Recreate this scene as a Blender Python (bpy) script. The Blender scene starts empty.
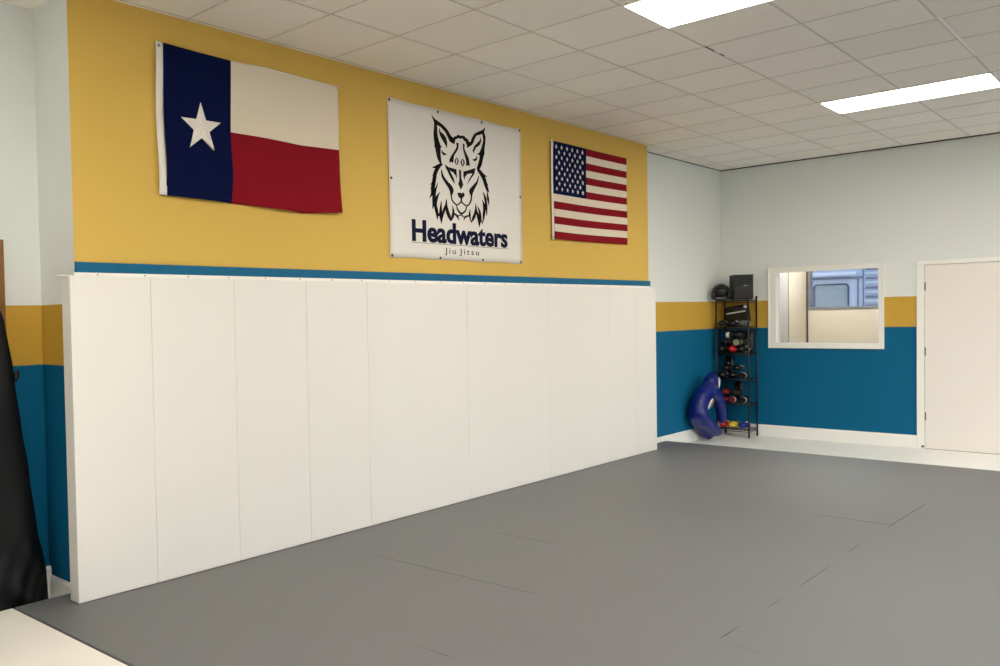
import bpy, bmesh, math, random
from mathutils import Vector, Matrix, Euler
random.seed(4)
S = bpy.context.scene
C = S.collection
PI = math.pi

# ------------------------------------------------------------------ place measurements (metres)
H = 1.61355                       # eye height
XR, XB = 11.5656, -3.2            # far wall, wall behind the camera
YR = -4.2                         # wall on the right hand side
YP, YW, YD, YN = 4.2194, 4.3194, 4.4862, 4.735   # pad front, yellow wall, far recess, near recess
XWL, XWR = 2.249, 9.1284         # ends of the yellow wall
ZC = 3.449
MT = 0.0988                       # mat top
ZB0, ZB1 = 1.3824, 1.7295         # yellow band

# ------------------------------------------------------------------ materials
def srgb(r, g, b):
    f = lambda c: (c/255/12.92) if c/255 <= .04045 else ((c/255+.055)/1.055)**2.4
    return (f(r), f(g), f(b), 1)
def mat(name, col, rough=.6, metal=0, bump=0, bscale=200, var=0, vscale=3, spec=.5, coat=0, sheen=0):
    m = bpy.data.materials.new(name); m.use_nodes = True
    nt = m.node_tree; b = nt.nodes['Principled BSDF']
    b.inputs['Base Color'].default_value = col
    b.inputs['Roughness'].default_value = rough
    b.inputs['Metallic'].default_value = metal
    b.inputs['Specular IOR Level'].default_value = spec
    b.inputs['Coat Weight'].default_value = coat
    b.inputs['Sheen Weight'].default_value = sheen
    tc = nt.nodes.new('ShaderNodeTexCoord')
    if bump:
        n = nt.nodes.new('ShaderNodeTexNoise'); n.inputs['Scale'].default_value = bscale; n.inputs['Detail'].default_value = 3
        bp = nt.nodes.new('ShaderNodeBump'); bp.inputs['Strength'].default_value = bump; bp.inputs['Distance'].default_value = .002
        nt.links.new(tc.outputs['Object'], n.inputs['Vector']); nt.links.new(n.outputs['Fac'], bp.inputs['Height'])
        nt.links.new(bp.outputs['Normal'], b.inputs['Normal'])
    n = nt.nodes.new('ShaderNodeTexNoise'); n.inputs['Scale'].default_value = vscale; n.inputs['Detail'].default_value = 4
    mr = nt.nodes.new('ShaderNodeMapRange'); mr.inputs['To Min'].default_value = 1-var; mr.inputs['To Max'].default_value = 1+var
    mx = nt.nodes.new('ShaderNodeVectorMath'); mx.operation = 'SCALE'; mx.inputs[0].default_value = col[:3]
    nt.links.new(tc.outputs['Object'], n.inputs['Vector']); nt.links.new(n.outputs['Fac'], mr.inputs['Value'])
    nt.links.new(mr.outputs['Result'], mx.inputs['Scale']); nt.links.new(mx.outputs['Vector'], b.inputs['Base Color'])
    return m
def emit(name, col, strength):
    m = bpy.data.materials.new(name); m.use_nodes = True
    nt = m.node_tree; nt.nodes.clear()
    e = nt.nodes.new('ShaderNodeEmission'); e.inputs['Color'].default_value = col; e.inputs['Strength'].default_value = strength
    o = nt.nodes.new('ShaderNodeOutputMaterial'); nt.links.new(e.outputs[0], o.inputs[0])
    return m

PALE, BAND, TEAL = srgb(232, 235, 231), srgb(206, 164, 66), srgb(0, 97, 136)
def banded(name):
    """painted wall: teal below, a mustard band, pale grey-blue above (paint edges fixed in height)"""
    m = mat(name, PALE, .7, bump=.12, bscale=260, spec=.2)
    nt = m.node_tree; b = nt.nodes['Principled BSDF']
    g = nt.nodes.new('ShaderNodeNewGeometry'); s = nt.nodes.new('ShaderNodeSeparateXYZ')
    nt.links.new(g.outputs['Position'], s.inputs[0])
    def step(z):
        q = nt.nodes.new('ShaderNodeMath'); q.operation = 'GREATER_THAN'; q.inputs[1].default_value = z
        nt.links.new(s.outputs['Z'], q.inputs[0]); return q
    def mix(f, a, c):
        x = nt.nodes.new('ShaderNodeMix'); x.data_type = 'RGBA'
        nt.links.new(f.outputs[0], x.inputs['Factor'])
        for v, i in ((a, 6), (c, 7)):
            if isinstance(v, tuple): x.inputs[i].default_value = v
            else: nt.links.new(v.outputs[2], x.inputs[i])
        return x
    x1 = mix(step(ZB0), TEAL, BAND); x2 = mix(step(ZB1), x1, PALE)
    nt.links.new(x2.outputs[2], b.inputs['Base Color'])
    return m

M = {}
M['banded'] = banded('banded_wall_paint')
M['pale'] = mat('pale_wall_paint', PALE, .55, bump=.12, bscale=260)
M['yellow'] = mat('mustard_wall_paint', srgb(222, 184, 92), .7, bump=.15, bscale=260, var=.01, spec=.2)
M['teal'] = mat('teal_paint', TEAL, .5, spec=.25)
M['white_paint'] = mat('white_trim_paint', srgb(247, 245, 238), .35)
M['door_paint'] = mat('door_paint', srgb(242, 235, 227), .4, var=.01)
M['cream_floor'] = mat('cream_floor', srgb(252, 249, 242), .4, var=.02, vscale=6)
M['cream_mat'] = mat('cream_vinyl_mat', srgb(238, 232, 220), .5, bump=.1, bscale=400, var=.015)
M['grey_mat'] = mat('grey_vinyl_mat', srgb(108, 107, 107), .54, bump=.06, bscale=350, var=.03, vscale=1.6, spec=.5)
M['seam'] = mat('seam_gap_shade', srgb(74, 72, 72), .9)
M['pad'] = mat('white_vinyl_pad', srgb(240, 235, 227), .42, bump=.08, bscale=300, var=.008, vscale=2)
M['black_metal'] = mat('black_powder_coat', srgb(24, 21, 22), .45)
M['steel'] = mat('brushed_steel', srgb(120, 115, 105), .35, metal=.9)
M['black_plastic'] = mat('black_plastic', srgb(13, 15, 18), .55, bump=.2, bscale=500)
M['black_leather'] = mat('black_leather', srgb(12, 11, 13), .38, bump=.2, bscale=120)
M['white_leather'] = mat('white_leather', srgb(225, 222, 215), .4)
M['olive_leather'] = mat('olive_leather', srgb(150, 150, 125), .5)
M['red_leather'] = mat('red_leather', srgb(200, 28, 34), .32)
M['dark_red_leather'] = mat('dark_red_leather', srgb(120, 30, 26), .4)
M['yellow_leather'] = mat('yellow_leather', srgb(232, 205, 62), .35)
M['blue_leather'] = mat('blue_leather', srgb(26, 50, 140), .35)
M['blue_vinyl'] = mat('blue_vinyl', srgb(3, 24, 112), .36, bump=.5, bscale=26, var=.12, vscale=9)
M['patch'] = mat('faded_red_patch', srgb(165, 120, 105), .6)
M['grey_rubber'] = mat('grey_rubber', srgb(85, 88, 92), .5)
M['black_cloth'] = mat('black_satin_cloth', srgb(7, 7, 7), .45, bump=.05, bscale=80, spec=.3)
M['wood'] = mat('brown_wood', srgb(140, 92, 40), .45, var=.15, vscale=14)
M['flag_white'] = mat('flag_white_nylon', srgb(232, 218, 196), .85, spec=.1, bump=.1, bscale=700)
M['flag_red'] = mat('flag_red_nylon', srgb(138, 20, 32), .85, spec=.1, bump=.1, bscale=700)
M['flag_navy'] = mat('flag_navy_nylon', srgb(4, 16, 60), .85, spec=.1, bump=.1, bscale=700)
M['canvas'] = mat('white_canvas', srgb(238, 232, 222), .8)
M['grommet_grey'] = mat('dull_zinc', srgb(150, 148, 142), .5, metal=.2)
M['brass'] = mat('brass_grommet', srgb(110, 96, 72), .4, metal=.8)
M['banner'] = mat('white_banner_vinyl', srgb(236, 230, 221), .45, var=.008)
M['ink_black'] = mat('black_print', srgb(18, 13, 13), .7, spec=.15)
M['ink_navy'] = mat('navy_print', srgb(8, 13, 50), .7, spec=.15)
M['lobby_beige'] = mat('lobby_beige', srgb(200, 188, 168), .6)
M['lobby_grey'] = mat('lobby_pale', srgb(176, 170, 166), .6)
M['dark_gap'] = mat('dark_gap_brown', srgb(60, 50, 44), .5)  # dark tone for the ceiling gaps, shade strip and corner strip
M['sill_grey'] = mat('grey_aluminium', srgb(120, 122, 132), .4, metal=.3)
M['rv_body'] = mat('trailer_paint', srgb(190, 198, 218), .35)
M['rv_trim'] = mat('trailer_dark_trim', srgb(58, 70, 100), .4)
M['rv_strip'] = mat('trailer_strip', srgb(98, 110, 145), .4)
M['rv_pane'] = mat('trailer_pane', srgb(150, 158, 166), .25)
M['asphalt'] = mat('pale_concrete', srgb(185, 182, 175), .9, bump=.3)
M['lamp'] = emit('troffer_diffuser', (1, .962, .905, 1), 21.0)
def thin_glass():
    m = bpy.data.materials.new('clear_glass'); m.use_nodes = True
    nt = m.node_tree; nt.nodes.clear()
    t = nt.nodes.new('ShaderNodeBsdfTransparent'); t.inputs['Color'].default_value = (.95, .97, .97, 1)
    g = nt.nodes.new('ShaderNodeBsdfGlossy'); g.inputs['Roughness'].default_value = .02
    fr = nt.nodes.new('ShaderNodeFresnel'); fr.inputs['IOR'].default_value = 1.4
    mx = nt.nodes.new('ShaderNodeMixShader'); o = nt.nodes.new('ShaderNodeOutputMaterial')
    nt.links.new(fr.outputs[0], mx.inputs[0]); nt.links.new(t.outputs[0], mx.inputs[1]); nt.links.new(g.outputs[0], mx.inputs[2]); nt.links.new(mx.outputs[0], o.inputs[0])
    return m
M['glass'] = thin_glass()

def ceiling_mat():
    m = mat('ceiling_tile', srgb(247, 243, 234), .9, bump=.35, bscale=160)
    nt = m.node_tree; b = nt.nodes['Principled BSDF']
    g = nt.nodes.new('ShaderNodeNewGeometry')
    v = nt.nodes.new('ShaderNodeVectorMath'); v.operation = 'MULTIPLY_ADD'
    v.inputs[1].default_value = (1/.6096,)*3; v.inputs[2].default_value = (-4.246/.6096+40, -3.0639/.6096+40, 0)
    f = nt.nodes.new('ShaderNodeVectorMath'); f.operation = 'FLOOR'
    w = nt.nodes.new('ShaderNodeTexWhiteNoise'); w.noise_dimensions = '2D'
    mr = nt.nodes.new('ShaderNodeMapRange'); mr.inputs['To Min'].default_value = .97; mr.inputs['To Max'].default_value = 1.02
    mx = nt.nodes.new('ShaderNodeVectorMath'); mx.operation = 'SCALE'; mx.inputs[0].default_value = srgb(247, 243, 234)[:3]
    L = nt.links.new
    L(g.outputs['Position'], v.inputs[0]); L(v.outputs[0], f.inputs[0]); L(f.outputs[0], w.inputs['Vector'])
    L(w.outputs['Value'], mr.inputs['Value']); L(mr.outputs[0], mx.inputs['Scale']); L(mx.outputs['Vector'], b.inputs['Base Color'])
    return m
M['tile'] = ceiling_mat()
M['grid'] = mat('grid_bar_shaded', srgb(214, 208, 197), .6)  # coloured darker than the tiles to carry the shadow lines along the bars

# ------------------------------------------------------------------ mesh helpers
class MB:
    def __init__(s): s.bm = bmesh.new()
    def _mi(s, fs, mi):
        for f in fs: f.material_index = mi
    def box(s, a, b, mi=0, bevel=0, seg=2):
        t = bmesh.new()
        bmesh.ops.create_cube(t, size=1)
        d = [b[i]-a[i] for i in range(3)]; c = [(b[i]+a[i])/2 for i in range(3)]
        bmesh.ops.transform(t, matrix=Matrix.Translation(c) @ Matrix.Diagonal((*d, 1)), verts=t.verts)
        if bevel: bmesh.ops.bevel(t, geom=t.edges[:], offset=bevel, segments=seg, affect='EDGES', profile=.6)
        s.add(t, mi); return s
    def add(s, t, mi=0, mtx=None):
        if mtx is not None: bmesh.ops.transform(t, matrix=mtx, verts=t.verts)
        mp = {v: s.bm.verts.new(v.co) for v in t.verts}
        for f in t.faces:
            try: nf = s.bm.faces.new([mp[v] for v in f.verts])
            except ValueError: continue
            nf.material_index = mi; nf.smooth = f.smooth
        t.free(); return s
    def tube(s, pts, r, mi=0, n=10, cap=True):
        pts = [Vector(p) for p in pts]; rs = r if isinstance(r, (list, tuple)) else [r]*len(pts)
        rings = []; up = None
        for i, p in enumerate(pts):
            d = (pts[min(i+1, len(pts)-1)]-pts[max(i-1, 0)]).normalized()
            if up is None: up = d.orthogonal().normalized()
            up = (up-d*up.dot(d)).normalized(); w = d.cross(up)
            rings.append([s.bm.verts.new(p+(up*math.cos(2*PI*k/n)+w*math.sin(2*PI*k/n))*rs[i]) for k in range(n)])
        for a, b in zip(rings, rings[1:]):
            for k in range(n):
                f = s.bm.faces.new((a[k], a[(k+1) % n], b[(k+1) % n], b[k])); f.material_index = mi; f.smooth = True
        if cap:
            for q in (rings[0][::-1], rings[-1]): s.bm.faces.new(q).material_index = mi
        return s
    def ellipsoid(s, c, r, mi=0, rot=None, u=20, v=12, fn=None):
        t = bmesh.new(); bmesh.ops.create_uvsphere(t, u_segments=u, v_segments=v, radius=1)
        if fn:
            for q in t.verts: q.co = Vector(fn(q.co))
        for f in t.faces: f.smooth = True
        mt = Matrix.Translation(c) @ (Euler(rot).to_matrix().to_4x4() if rot else Matrix()) @ Matrix.Diagonal((*r, 1))
        s.add(t, mi, mt); return s
    def face(s, vs, mi=0, smooth=False):
        f = s.bm.faces.new([s.bm.verts.new(v) for v in vs]); f.material_index = mi; f.smooth = smooth; return s
    def prism(s, poly, d, mi=0):
        """polygon given as 3-D points, thickened along the vector d"""
        d = Vector(d); a = [s.bm.verts.new(p) for p in poly]; b = [s.bm.verts.new(Vector(p)+d) for p in poly]
        n = len(poly); fs = [s.bm.faces.new(a), s.bm.faces.new(b[::-1])]
        for i in range(n): fs.append(s.bm.faces.new((a[i], b[i], b[(i+1) % n], a[(i+1) % n])))
        s._mi(fs, mi); return s
    def build(s, name, mats, parent=None, normals=True):
        if normals: bmesh.ops.recalc_face_normals(s.bm, faces=s.bm.faces)
        me = bpy.data.meshes.new(name); s.bm.to_mesh(me); s.bm.free()
        for m in (mats if isinstance(mats, (list, tuple)) else [mats]): me.materials.append(M[m])
        o = bpy.data.objects.new(name, me); C.objects.link(o)
        if parent is not None: o.parent = parent
        return o
def tag(o, label=None, cat=None, group=None, kind=None):
    if label: o['label'] = label
    if cat: o['category'] = cat
    if group: o['group'] = group
    if kind: o['kind'] = kind
    return o
def thing(name, label, cat, loc=(0, 0, 0), rot=(0, 0, 0), group=None):
    o = bpy.data.objects.new(name, None); C.objects.link(o); o.location = loc; o.rotation_euler = rot; o.empty_display_size = .1
    return tag(o, label, cat, group)
def struct(o): o['kind'] = 'structure'; return o
def box_struct(name, a, b, m): return struct(MB().box(a, b).build(name, m))
def copy_tree(o, parent=None):
    c = o.copy(); C.objects.link(c)
    if parent is not None: c.parent = parent
    for ch in list(o.children): copy_tree(ch, c)
    return c
LOGO = [[(518,1156),(522,1149),(528,1152),(521,1158)],[(522,1149),(527,1139),(538,1144),(528,1152)],[(527,1139),(533,1129),(549,1136),(538,1144)],[(533,1129),(540,1119),(559,1129),(549,1136)],[
(540,1119),(544,1111),(569,1124),(559,1129)],[(544,1111),(549,1103),(578,1121),(569,1124)],[(549,1103),(556,1096),(588,1118),(578,1121)],[(556,1096),(567,1088),(599,1116),(588,1118)],[
(567,1088),(584,1082),(612,1111),(599,1116)],[(584,1082),(603,1078),(629,1106),(612,1111)],[(603,1078),(622,1074),(648,1100),(629,1106)],[(622,1074),(638,1069),(666,1093),(648,1100)],[
(638,1069),(652,1062),(683,1085),(666,1093)],[(652,1062),(667,1055),(699,1077),(683,1085)],[(667,1055),(680,1047),(714,1068),(699,1077)],[(680,1047),(692,1039),(727,1059),(714,1068)],[
(692,1039),(701,1031),(739,1049),(727,1059)],[(701,1031),(708,1022),(749,1040),(739,1049)],[(708,1022),(716,1013),(757,1031),(749,1040)],[(716,1013),(724,1003),(765,1023),(757,1031)],[
(724,1003),(731,994),(775,1017),(765,1023)],[(731,994),(738,986),(786,1011),(775,1017)],[(738,986),(745,977),(796,1006),(786,1011)],[(745,977),(752,969),(807,1000),(796,1006)],[
(752,969),(767,965),(811,990),(807,1000)],[(767,965),(782,961),(816,980),(811,990)],[(782,961),(796,957),(820,971),(816,980)],[(796,957),(808,956),(821,964),(820,971)],[
(553,1106),(552,1097),(582,1104),(579,1111)],[(552,1097),(552,1086),(586,1093),(582,1104)],[(552,1086),(552,1072),(590,1080),(586,1093)],[(552,1072),(551,1059),(592,1066),(590,1080)],[
(551,1059),(549,1046),(594,1052),(592,1066)],[(549,1046),(546,1031),(594,1036),(594,1052)],[(546,1031),(544,1016),(594,1022),(594,1036)],[(544,1016),(542,1000),(595,1009),(594,1022)],[
(542,1000),(543,986),(598,997),(595,1009)],[(543,986),(545,973),(601,986),(598,997)],[(545,973),(547,960),(605,974),(601,986)],[(547,960),(549,948),(609,963),(605,974)],[
(549,948),(551,935),(614,952),(609,963)],[(551,935),(554,923),(621,942),(614,952)],[(554,923),(556,912),(627,931),(621,942)],[(556,912),(558,902),(633,919),(627,931)],[
(558,902),(561,894),(633,907),(633,919)],[(561,894),(564,886),(632,897),(633,907)],[(564,886),(566,876),(631,887),(632,897)],[(566,876),(569,866),(630,877),(631,887)],[
(569,866),(573,854),(631,865),(630,877)],[(573,854),(576,842),(631,852),(631,865)],[(576,842),(580,829),(632,840),(631,852)],[(580,829),(586,816),(634,828),(632,840)],[
(586,816),(595,804),(635,815),(634,828)],[(595,804),(605,791),(638,802),(635,815)],[(605,791),(615,781),(640,789),(638,802)],[(615,781),(623,774),(641,780),(640,789)],[
(540,907),(584,931),(595,900)],[(596,929),(655,913),(600,897)],[(620,1066),(636,1034),(674,1018),(705,994),(720,955),(712,910),(691,937),(649,975),(624,1003),(614,1036)],[
(638,892),(673,869),(717,861),(669,846),(647,862)],[(759,986),(764,982),(804,1002),(800,1006)],[(764,982),(771,976),(809,996),(804,1002)],[(771,976),(782,969),(812,993),(809,996)],[
(782,969),(812,970),(794,991),(812,993)],[(812,970),(826,984),(790,988),(794,991)],[(826,984),(830,995),(796,996),(790,988)],[(830,995),(832,1004),(802,1007),(796,996)],[
(832,1004),(832,1008),(812,1017),(802,1007)],[(832,1008),(823,1005),(831,1023),(812,1017)],[(823,1005),(823,1004),(842,1021),(831,1023)],[(823,1004),(831,1001),(846,1019),(842,1021)],[
(831,1001),(848,1002),(839,1019),(846,1019)],[(848,1002),(862,1009),(836,1018),(839,1019)],[(862,1009),(868,1015),(840,1023),(836,1018)],[(868,1015),(872,1019),(846,1030),(840,1023)],[
(872,1019),(868,1017),(862,1038),(846,1030)],[(868,1017),(863,1016),(880,1039),(862,1038)],[(863,1016),(867,1014),(890,1036),(880,1039)],[(867,1014),(875,1011),(896,1034),(890,1036)],[
(875,1011),(888,1009),(897,1034),(896,1034)],[(888,1009),(903,1012),(896,1034),(897,1034)],[(903,1012),(913,1015),(900,1035),(896,1034)],[(913,1015),(917,1017),(909,1038),(900,1035)],[
(917,1017),(918,1018),(922,1040),(909,1038)],[(918,1018),(920,1017),(934,1040),(922,1040)],[(920,1017),(924,1016),(944,1039),(934,1040)],[(924,1016),(929,1014),(953,1037),(944,1039)],[
(929,1014),(932,1013),(962,1034),(953,1037)],[(932,1013),(934,1011),(969,1029),(962,1034)],[(934,1011),(936,1008),(974,1025),(969,1029)],[(936,1008),(940,1003),(977,1022),(974,1025)],[
(940,1003),(952,997),(973,1024),(977,1022)],[(952,997),(972,1000),(964,1022),(973,1024)],[(972,1000),(980,1004),(967,1023),(964,1022)],[(980,1004),(979,1006),(979,1025),(967,1023)],[
(979,1006),(972,1008),(995,1021),(979,1025)],[(972,1008),(970,1006),(1003,1015),(995,1021)],[(970,1006),(969,999),(1008,1007),(1003,1015)],[(969,999),(968,990),(1012,1001),(1008,1007)],[
(968,990),(971,980),(1015,999),(1012,1001)],[(971,980),(980,972),(1017,1000),(1015,999)],[(980,972),(990,967),(1022,1001),(1017,1000)],[(990,967),(997,964),(1028,1001),(1022,1001)],[
(997,964),(1001,962),(1035,1001),(1028,1001)],[(809,978),(820,1025),(836,1003)],[(852,1013),(866,1035),(888,1021)],[(975,1006),(989,1024),(993,993)],[(991,947),(1000,952),(982,957),(981,950)],[
(1000,952),(1013,958),(986,966),(982,957)],[(1013,958),(1026,964),(992,976),(986,966)],[(1026,964),(1036,969),(999,987),(992,976)],[(1036,969),(1040,972),(1012,993),(999,987)],[
(1040,972),(1046,976),(1022,997),(1012,993)],[(1046,976),(1057,983),(1027,999),(1022,997)],[(1057,983),(1067,992),(1032,1001),(1027,999)],[(1067,992),(1076,1003),(1037,1008),(1032,1001)],[
(1076,1003),(1082,1015),(1043,1018),(1037,1008)],[(1082,1015),(1088,1026),(1050,1030),(1043,1018)],[(1088,1026),(1095,1035),(1057,1041),(1050,1030)],[(1095,1035),(1102,1044),(1065,1051),(1057,1041)],[
(1102,1044),(1109,1053),(1073,1060),(1065,1051)],[(1109,1053),(1116,1060),(1083,1070),(1073,1060)],[(1116,1060),(1122,1065),(1095,1080),(1083,1070)],[(1122,1065),(1130,1068),(1111,1089),(1095,1080)],[
(1130,1068),(1141,1072),(1126,1095),(1111,1089)],[(1141,1072),(1155,1075),(1140,1100),(1126,1095)],[(1155,1075),(1169,1079),(1152,1105),(1140,1100)],[(1169,1079),(1180,1084),(1165,1110),(1152,1105)],[
(1180,1084),(1192,1088),(1176,1113),(1165,1110)],[(1192,1088),(1207,1094),(1184,1115),(1176,1113)],[(1207,1094),(1222,1103),(1190,1119),(1184,1115)],[(1222,1103),(1232,1116),(1203,1124),(1190,1119)],[
(1232,1116),(1240,1129),(1219,1134),(1203,1124)],[(1240,1129),(1245,1141),(1233,1144),(1219,1134)],[(1245,1141),(1248,1150),(1245,1150),(1233,1144)],[(1190,1111),(1194,1104),(1227,1115),(1223,1122)],[
(1194,1104),(1199,1094),(1234,1105),(1227,1115)],[(1199,1094),(1205,1083),(1241,1093),(1234,1105)],[(1205,1083),(1208,1072),(1246,1081),(1241,1093)],[(1208,1072),(1211,1062),(1249,1070),(1246,1081)],[
(1211,1062),(1213,1052),(1250,1058),(1249,1070)],[(1213,1052),(1214,1041),(1249,1046),(1250,1058)],[(1214,1041),(1213,1030),(1247,1032),(1249,1046)],[(1213,1030),(1208,1017),(1245,1018),(1247,1032)],[
(1208,1017),(1202,1003),(1242,1003),(1245,1018)],[(1202,1003),(1195,989),(1238,989),(1242,1003)],[(1195,989),(1189,975),(1235,975),(1238,989)],[(1189,975),(1181,962),(1233,962),(1235,975)],[
(1181,962),(1174,951),(1232,950),(1233,962)],[(1174,951),(1166,939),(1231,939),(1232,950)],[(1166,939),(1159,926),(1231,928),(1231,939)],[(1159,926),(1158,914),(1225,917),(1231,928)],[
(1158,914),(1159,902),(1220,905),(1225,917)],[(1159,902),(1159,891),(1215,893),(1220,905)],[(1159,891),(1158,880),(1208,880),(1215,893)],[(1158,880),(1153,867),(1203,866),(1208,880)],[
(1153,867),(1146,852),(1198,851),(1203,866)],[(1146,852),(1140,838),(1192,836),(1198,851)],[(1140,838),(1133,825),(1186,822),(1192,836)],[(1133,825),(1131,812),(1176,809),(1186,822)],[
(1131,812),(1128,799),(1165,796),(1176,809)],[(1128,799),(1126,788),(1155,786),(1165,796)],[(1126,788),(1126,780),(1146,778),(1155,786)],[(1123,911),(1189,942),(1181,902)],[
(1195,935),(1223,906),(1183,891)],[(1178,1063),(1187,1026),(1160,990),(1108,961),(1074,913),(1062,934),(1087,975),(1132,1007),(1165,1030)],[(1055,858),(1097,868),(1127,898),(1122,865),(1092,845)],[
(839,972),(872,971),(866,929),(837,891),(808,863),(792,798),(768,807),(742,794),(745,824),(772,859),(819,905),(844,938)],[(928,978),(953,970),(949,936),(973,901),(1009,860),(1020,796),(994,802),(966,794),(970,833),(948,883),(929,926)],[
(840,852),(834,846),(841,845),(843,851)],[(834,846),(826,838),(836,837),(841,845)],[(826,838),(819,830),(832,828),(836,837)],[(819,830),(813,822),(830,822),(832,828)],[
(813,822),(812,816),(829,818),(830,822)],[(812,816),(813,811),(830,815),(829,818)],[(813,811),(816,807),(831,812),(830,815)],[(816,807),(818,803),(833,808),(831,812)],[
(818,803),(823,798),(835,802),(833,808)],[(823,798),(829,793),(838,797),(835,802)],[(829,793),(834,789),(840,791),(838,797)],[(834,789),(838,786),(842,787),(840,791)],[
(840,851),(842,845),(848,848),(843,852)],[(842,845),(845,838),(855,842),(848,848)],[(845,838),(848,830),(862,834),(855,842)],[(848,830),(849,824),(867,828),(862,834)],[
(849,824),(850,820),(868,822),(867,828)],[(850,820),(850,816),(867,817),(868,822)],[(850,816),(849,813),(865,813),(867,817)],[(849,813),(847,809),(863,808),(865,813)],[
(847,809),(846,804),(858,802),(863,808)],[(846,804),(843,797),(852,796),(858,802)],[(843,797),(840,791),(846,790),(852,796)],[(840,791),(838,787),(842,786),(846,790)],[
(920,850),(915,845),(921,844),(924,850)],[(915,845),(907,837),(917,835),(921,844)],[(907,837),(899,828),(912,827),(917,835)],[(899,828),(893,820),(911,820),(912,827)],[
(893,820),(892,814),(910,816),(911,820)],[(892,814),(893,809),(910,813),(910,816)],[(893,809),(896,805),(912,810),(910,813)],[(896,805),(898,801),(914,806),(912,810)],[
(898,801),(903,796),(916,801),(914,806)],[(903,796),(909,792),(918,795),(916,801)],[(909,792),(914,787),(921,790),(918,795)],[(914,787),(919,784),(922,786),(921,790)],[
(920,850),(922,844),(929,847),(924,851)],[(922,844),(926,836),(936,840),(929,847)],[(926,836),(929,829),(943,833),(936,840)],[(929,829),(930,822),(948,827),(943,833)],[
(930,822),(931,818),(949,821),(948,827)],[(931,818),(931,815),(948,816),(949,821)],[(931,815),(930,812),(946,811),(948,816)],[(930,812),(928,808),(944,806),(946,811)],[
(928,808),(926,802),(938,800),(944,806)],[(926,802),(923,796),(932,794),(938,800)],[(923,796),(920,790),(926,788),(932,794)],[(920,790),(919,785),(922,785),(926,788)],[
(651,780),(643,780),(650,765),(657,770)],[(643,780),(630,778),(641,760),(650,765)],[(630,778),(612,773),(634,755),(641,760)],[(612,773),(594,764),(627,748),(634,755)],[
(594,764),(579,752),(617,739),(627,748)],[(579,752),(564,736),(604,725),(617,739)],[(564,736),(550,720),(593,711),(604,725)],[(550,720),(538,702),(584,697),(593,711)],[
(538,702),(530,685),(578,684),(584,697)],[(530,685),(525,669),(574,669),(578,684)],[(525,669),(522,653),(570,654),(574,669)],[(522,653),(518,638),(566,637),(570,654)],[
(518,638),(513,622),(562,621),(566,637)],[(513,622),(508,606),(558,605),(562,621)],[(508,606),(503,591),(553,590),(558,605)],[(503,591),(498,575),(550,575),(553,590)],[
(498,575),(498,560),(543,561),(550,575)],[(498,560),(498,546),(538,547),(543,561)],[(498,546),(499,534),(531,533),(538,547)],[(499,534),(498,523),(523,520),(531,533)],[
(498,523),(494,513),(511,508),(523,520)],[(494,513),(487,504),(498,499),(511,508)],[(487,504),(480,495),(487,492),(498,499)],[(480,495),(476,489),(478,488),(487,492)],[
(611,775),(516,734),(580,726)],[(579,717),(514,671),(554,669)],[(553,646),(488,595),(544,600)],[(528,583),(477,488),(538,524)],[(588,621),(579,611),(588,610),(592,620)],[
(579,611),(568,596),(582,594),(588,610)],[(568,596),(555,579),(575,577),(582,594)],[(555,579),(544,565),(570,562),(575,577)],[(544,565),(536,552),(566,549),(570,562)],[
(536,552),(528,540),(563,538),(566,549)],[(528,540),(521,528),(561,527),(563,538)],[(521,528),(515,516),(560,516),(561,527)],[(515,516),(514,504),(558,506),(560,516)],[
(514,504),(514,493),(557,496),(558,506)],[(514,493),(513,482),(556,484),(557,496)],[(513,482),(512,470),(553,471),(556,484)],[(512,470),(513,454),(545,453),(553,471)],[
(513,454),(513,434),(535,433),(545,453)],[(513,434),(512,415),(525,415),(535,433)],[(512,415),(514,403),(517,402),(525,415)],[(608,547),(597,539),(607,536),(611,546)],[
(597,539),(582,527),(600,522),(607,536)],[(582,527),(566,513),(592,507),(600,522)],[(566,513),(552,499),(587,493),(592,507)],[(552,499),(544,484),(581,481),(587,493)],[
(544,484),(538,470),(576,468),(581,481)],[(538,470),(533,455),(573,455),(576,468)],[(533,455),(530,440),(572,443),(573,455)],[(530,440),(532,425),(573,432),(572,443)],[
(532,425),(537,412),(577,421),(573,432)],[(537,412),(542,399),(583,408),(577,421)],[(542,399),(546,386),(587,393),(583,408)],[(546,386),(554,370),(586,374),(587,393)],[
(554,370),(561,350),(584,353),(586,374)],[(561,350),(568,332),(582,334),(584,353)],[(568,332),(575,320),(578,321),(582,334)],[(628,480),(623,470),(633,470),(632,480)],[
(623,470),(618,455),(633,456),(633,470)],[(618,455),(612,439),(633,440),(633,456)],[(612,439),(608,423),(634,424),(633,440)],[(608,423),(604,408),(635,410),(634,424)],[
(604,408),(601,393),(636,395),(635,410)],[(601,393),(599,377),(637,380),(636,395)],[(599,377),(597,361),(639,365),(637,380)],[(597,361),(603,342),(636,346),(639,365)],[
(603,342),(611,322),(634,325),(636,346)],[(611,322),(618,304),(632,306),(634,325)],[(618,304),(625,291),(629,292),(632,306)],[(555,402),(558,392),(579,396),(574,407)],[
(558,392),(563,376),(585,382),(579,396)],[(563,376),(569,361),(592,368),(585,382)],[(569,361),(580,349),(595,364),(592,368)],[(580,349),(604,354),(586,365),(595,364)],[
(604,354),(616,365),(593,372),(586,365)],[(616,365),(625,376),(601,382),(593,372)],[(625,376),(630,383),(607,389),(601,382)],[(692,500),(690,491),(699,492),(696,500)],[
(690,491),(686,479),(702,480),(699,492)],[(686,479),(683,465),(704,466),(702,480)],[(683,465),(677,453),(704,452),(704,466)],[(677,453),(671,442),(699,438),(704,452)],[
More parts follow.
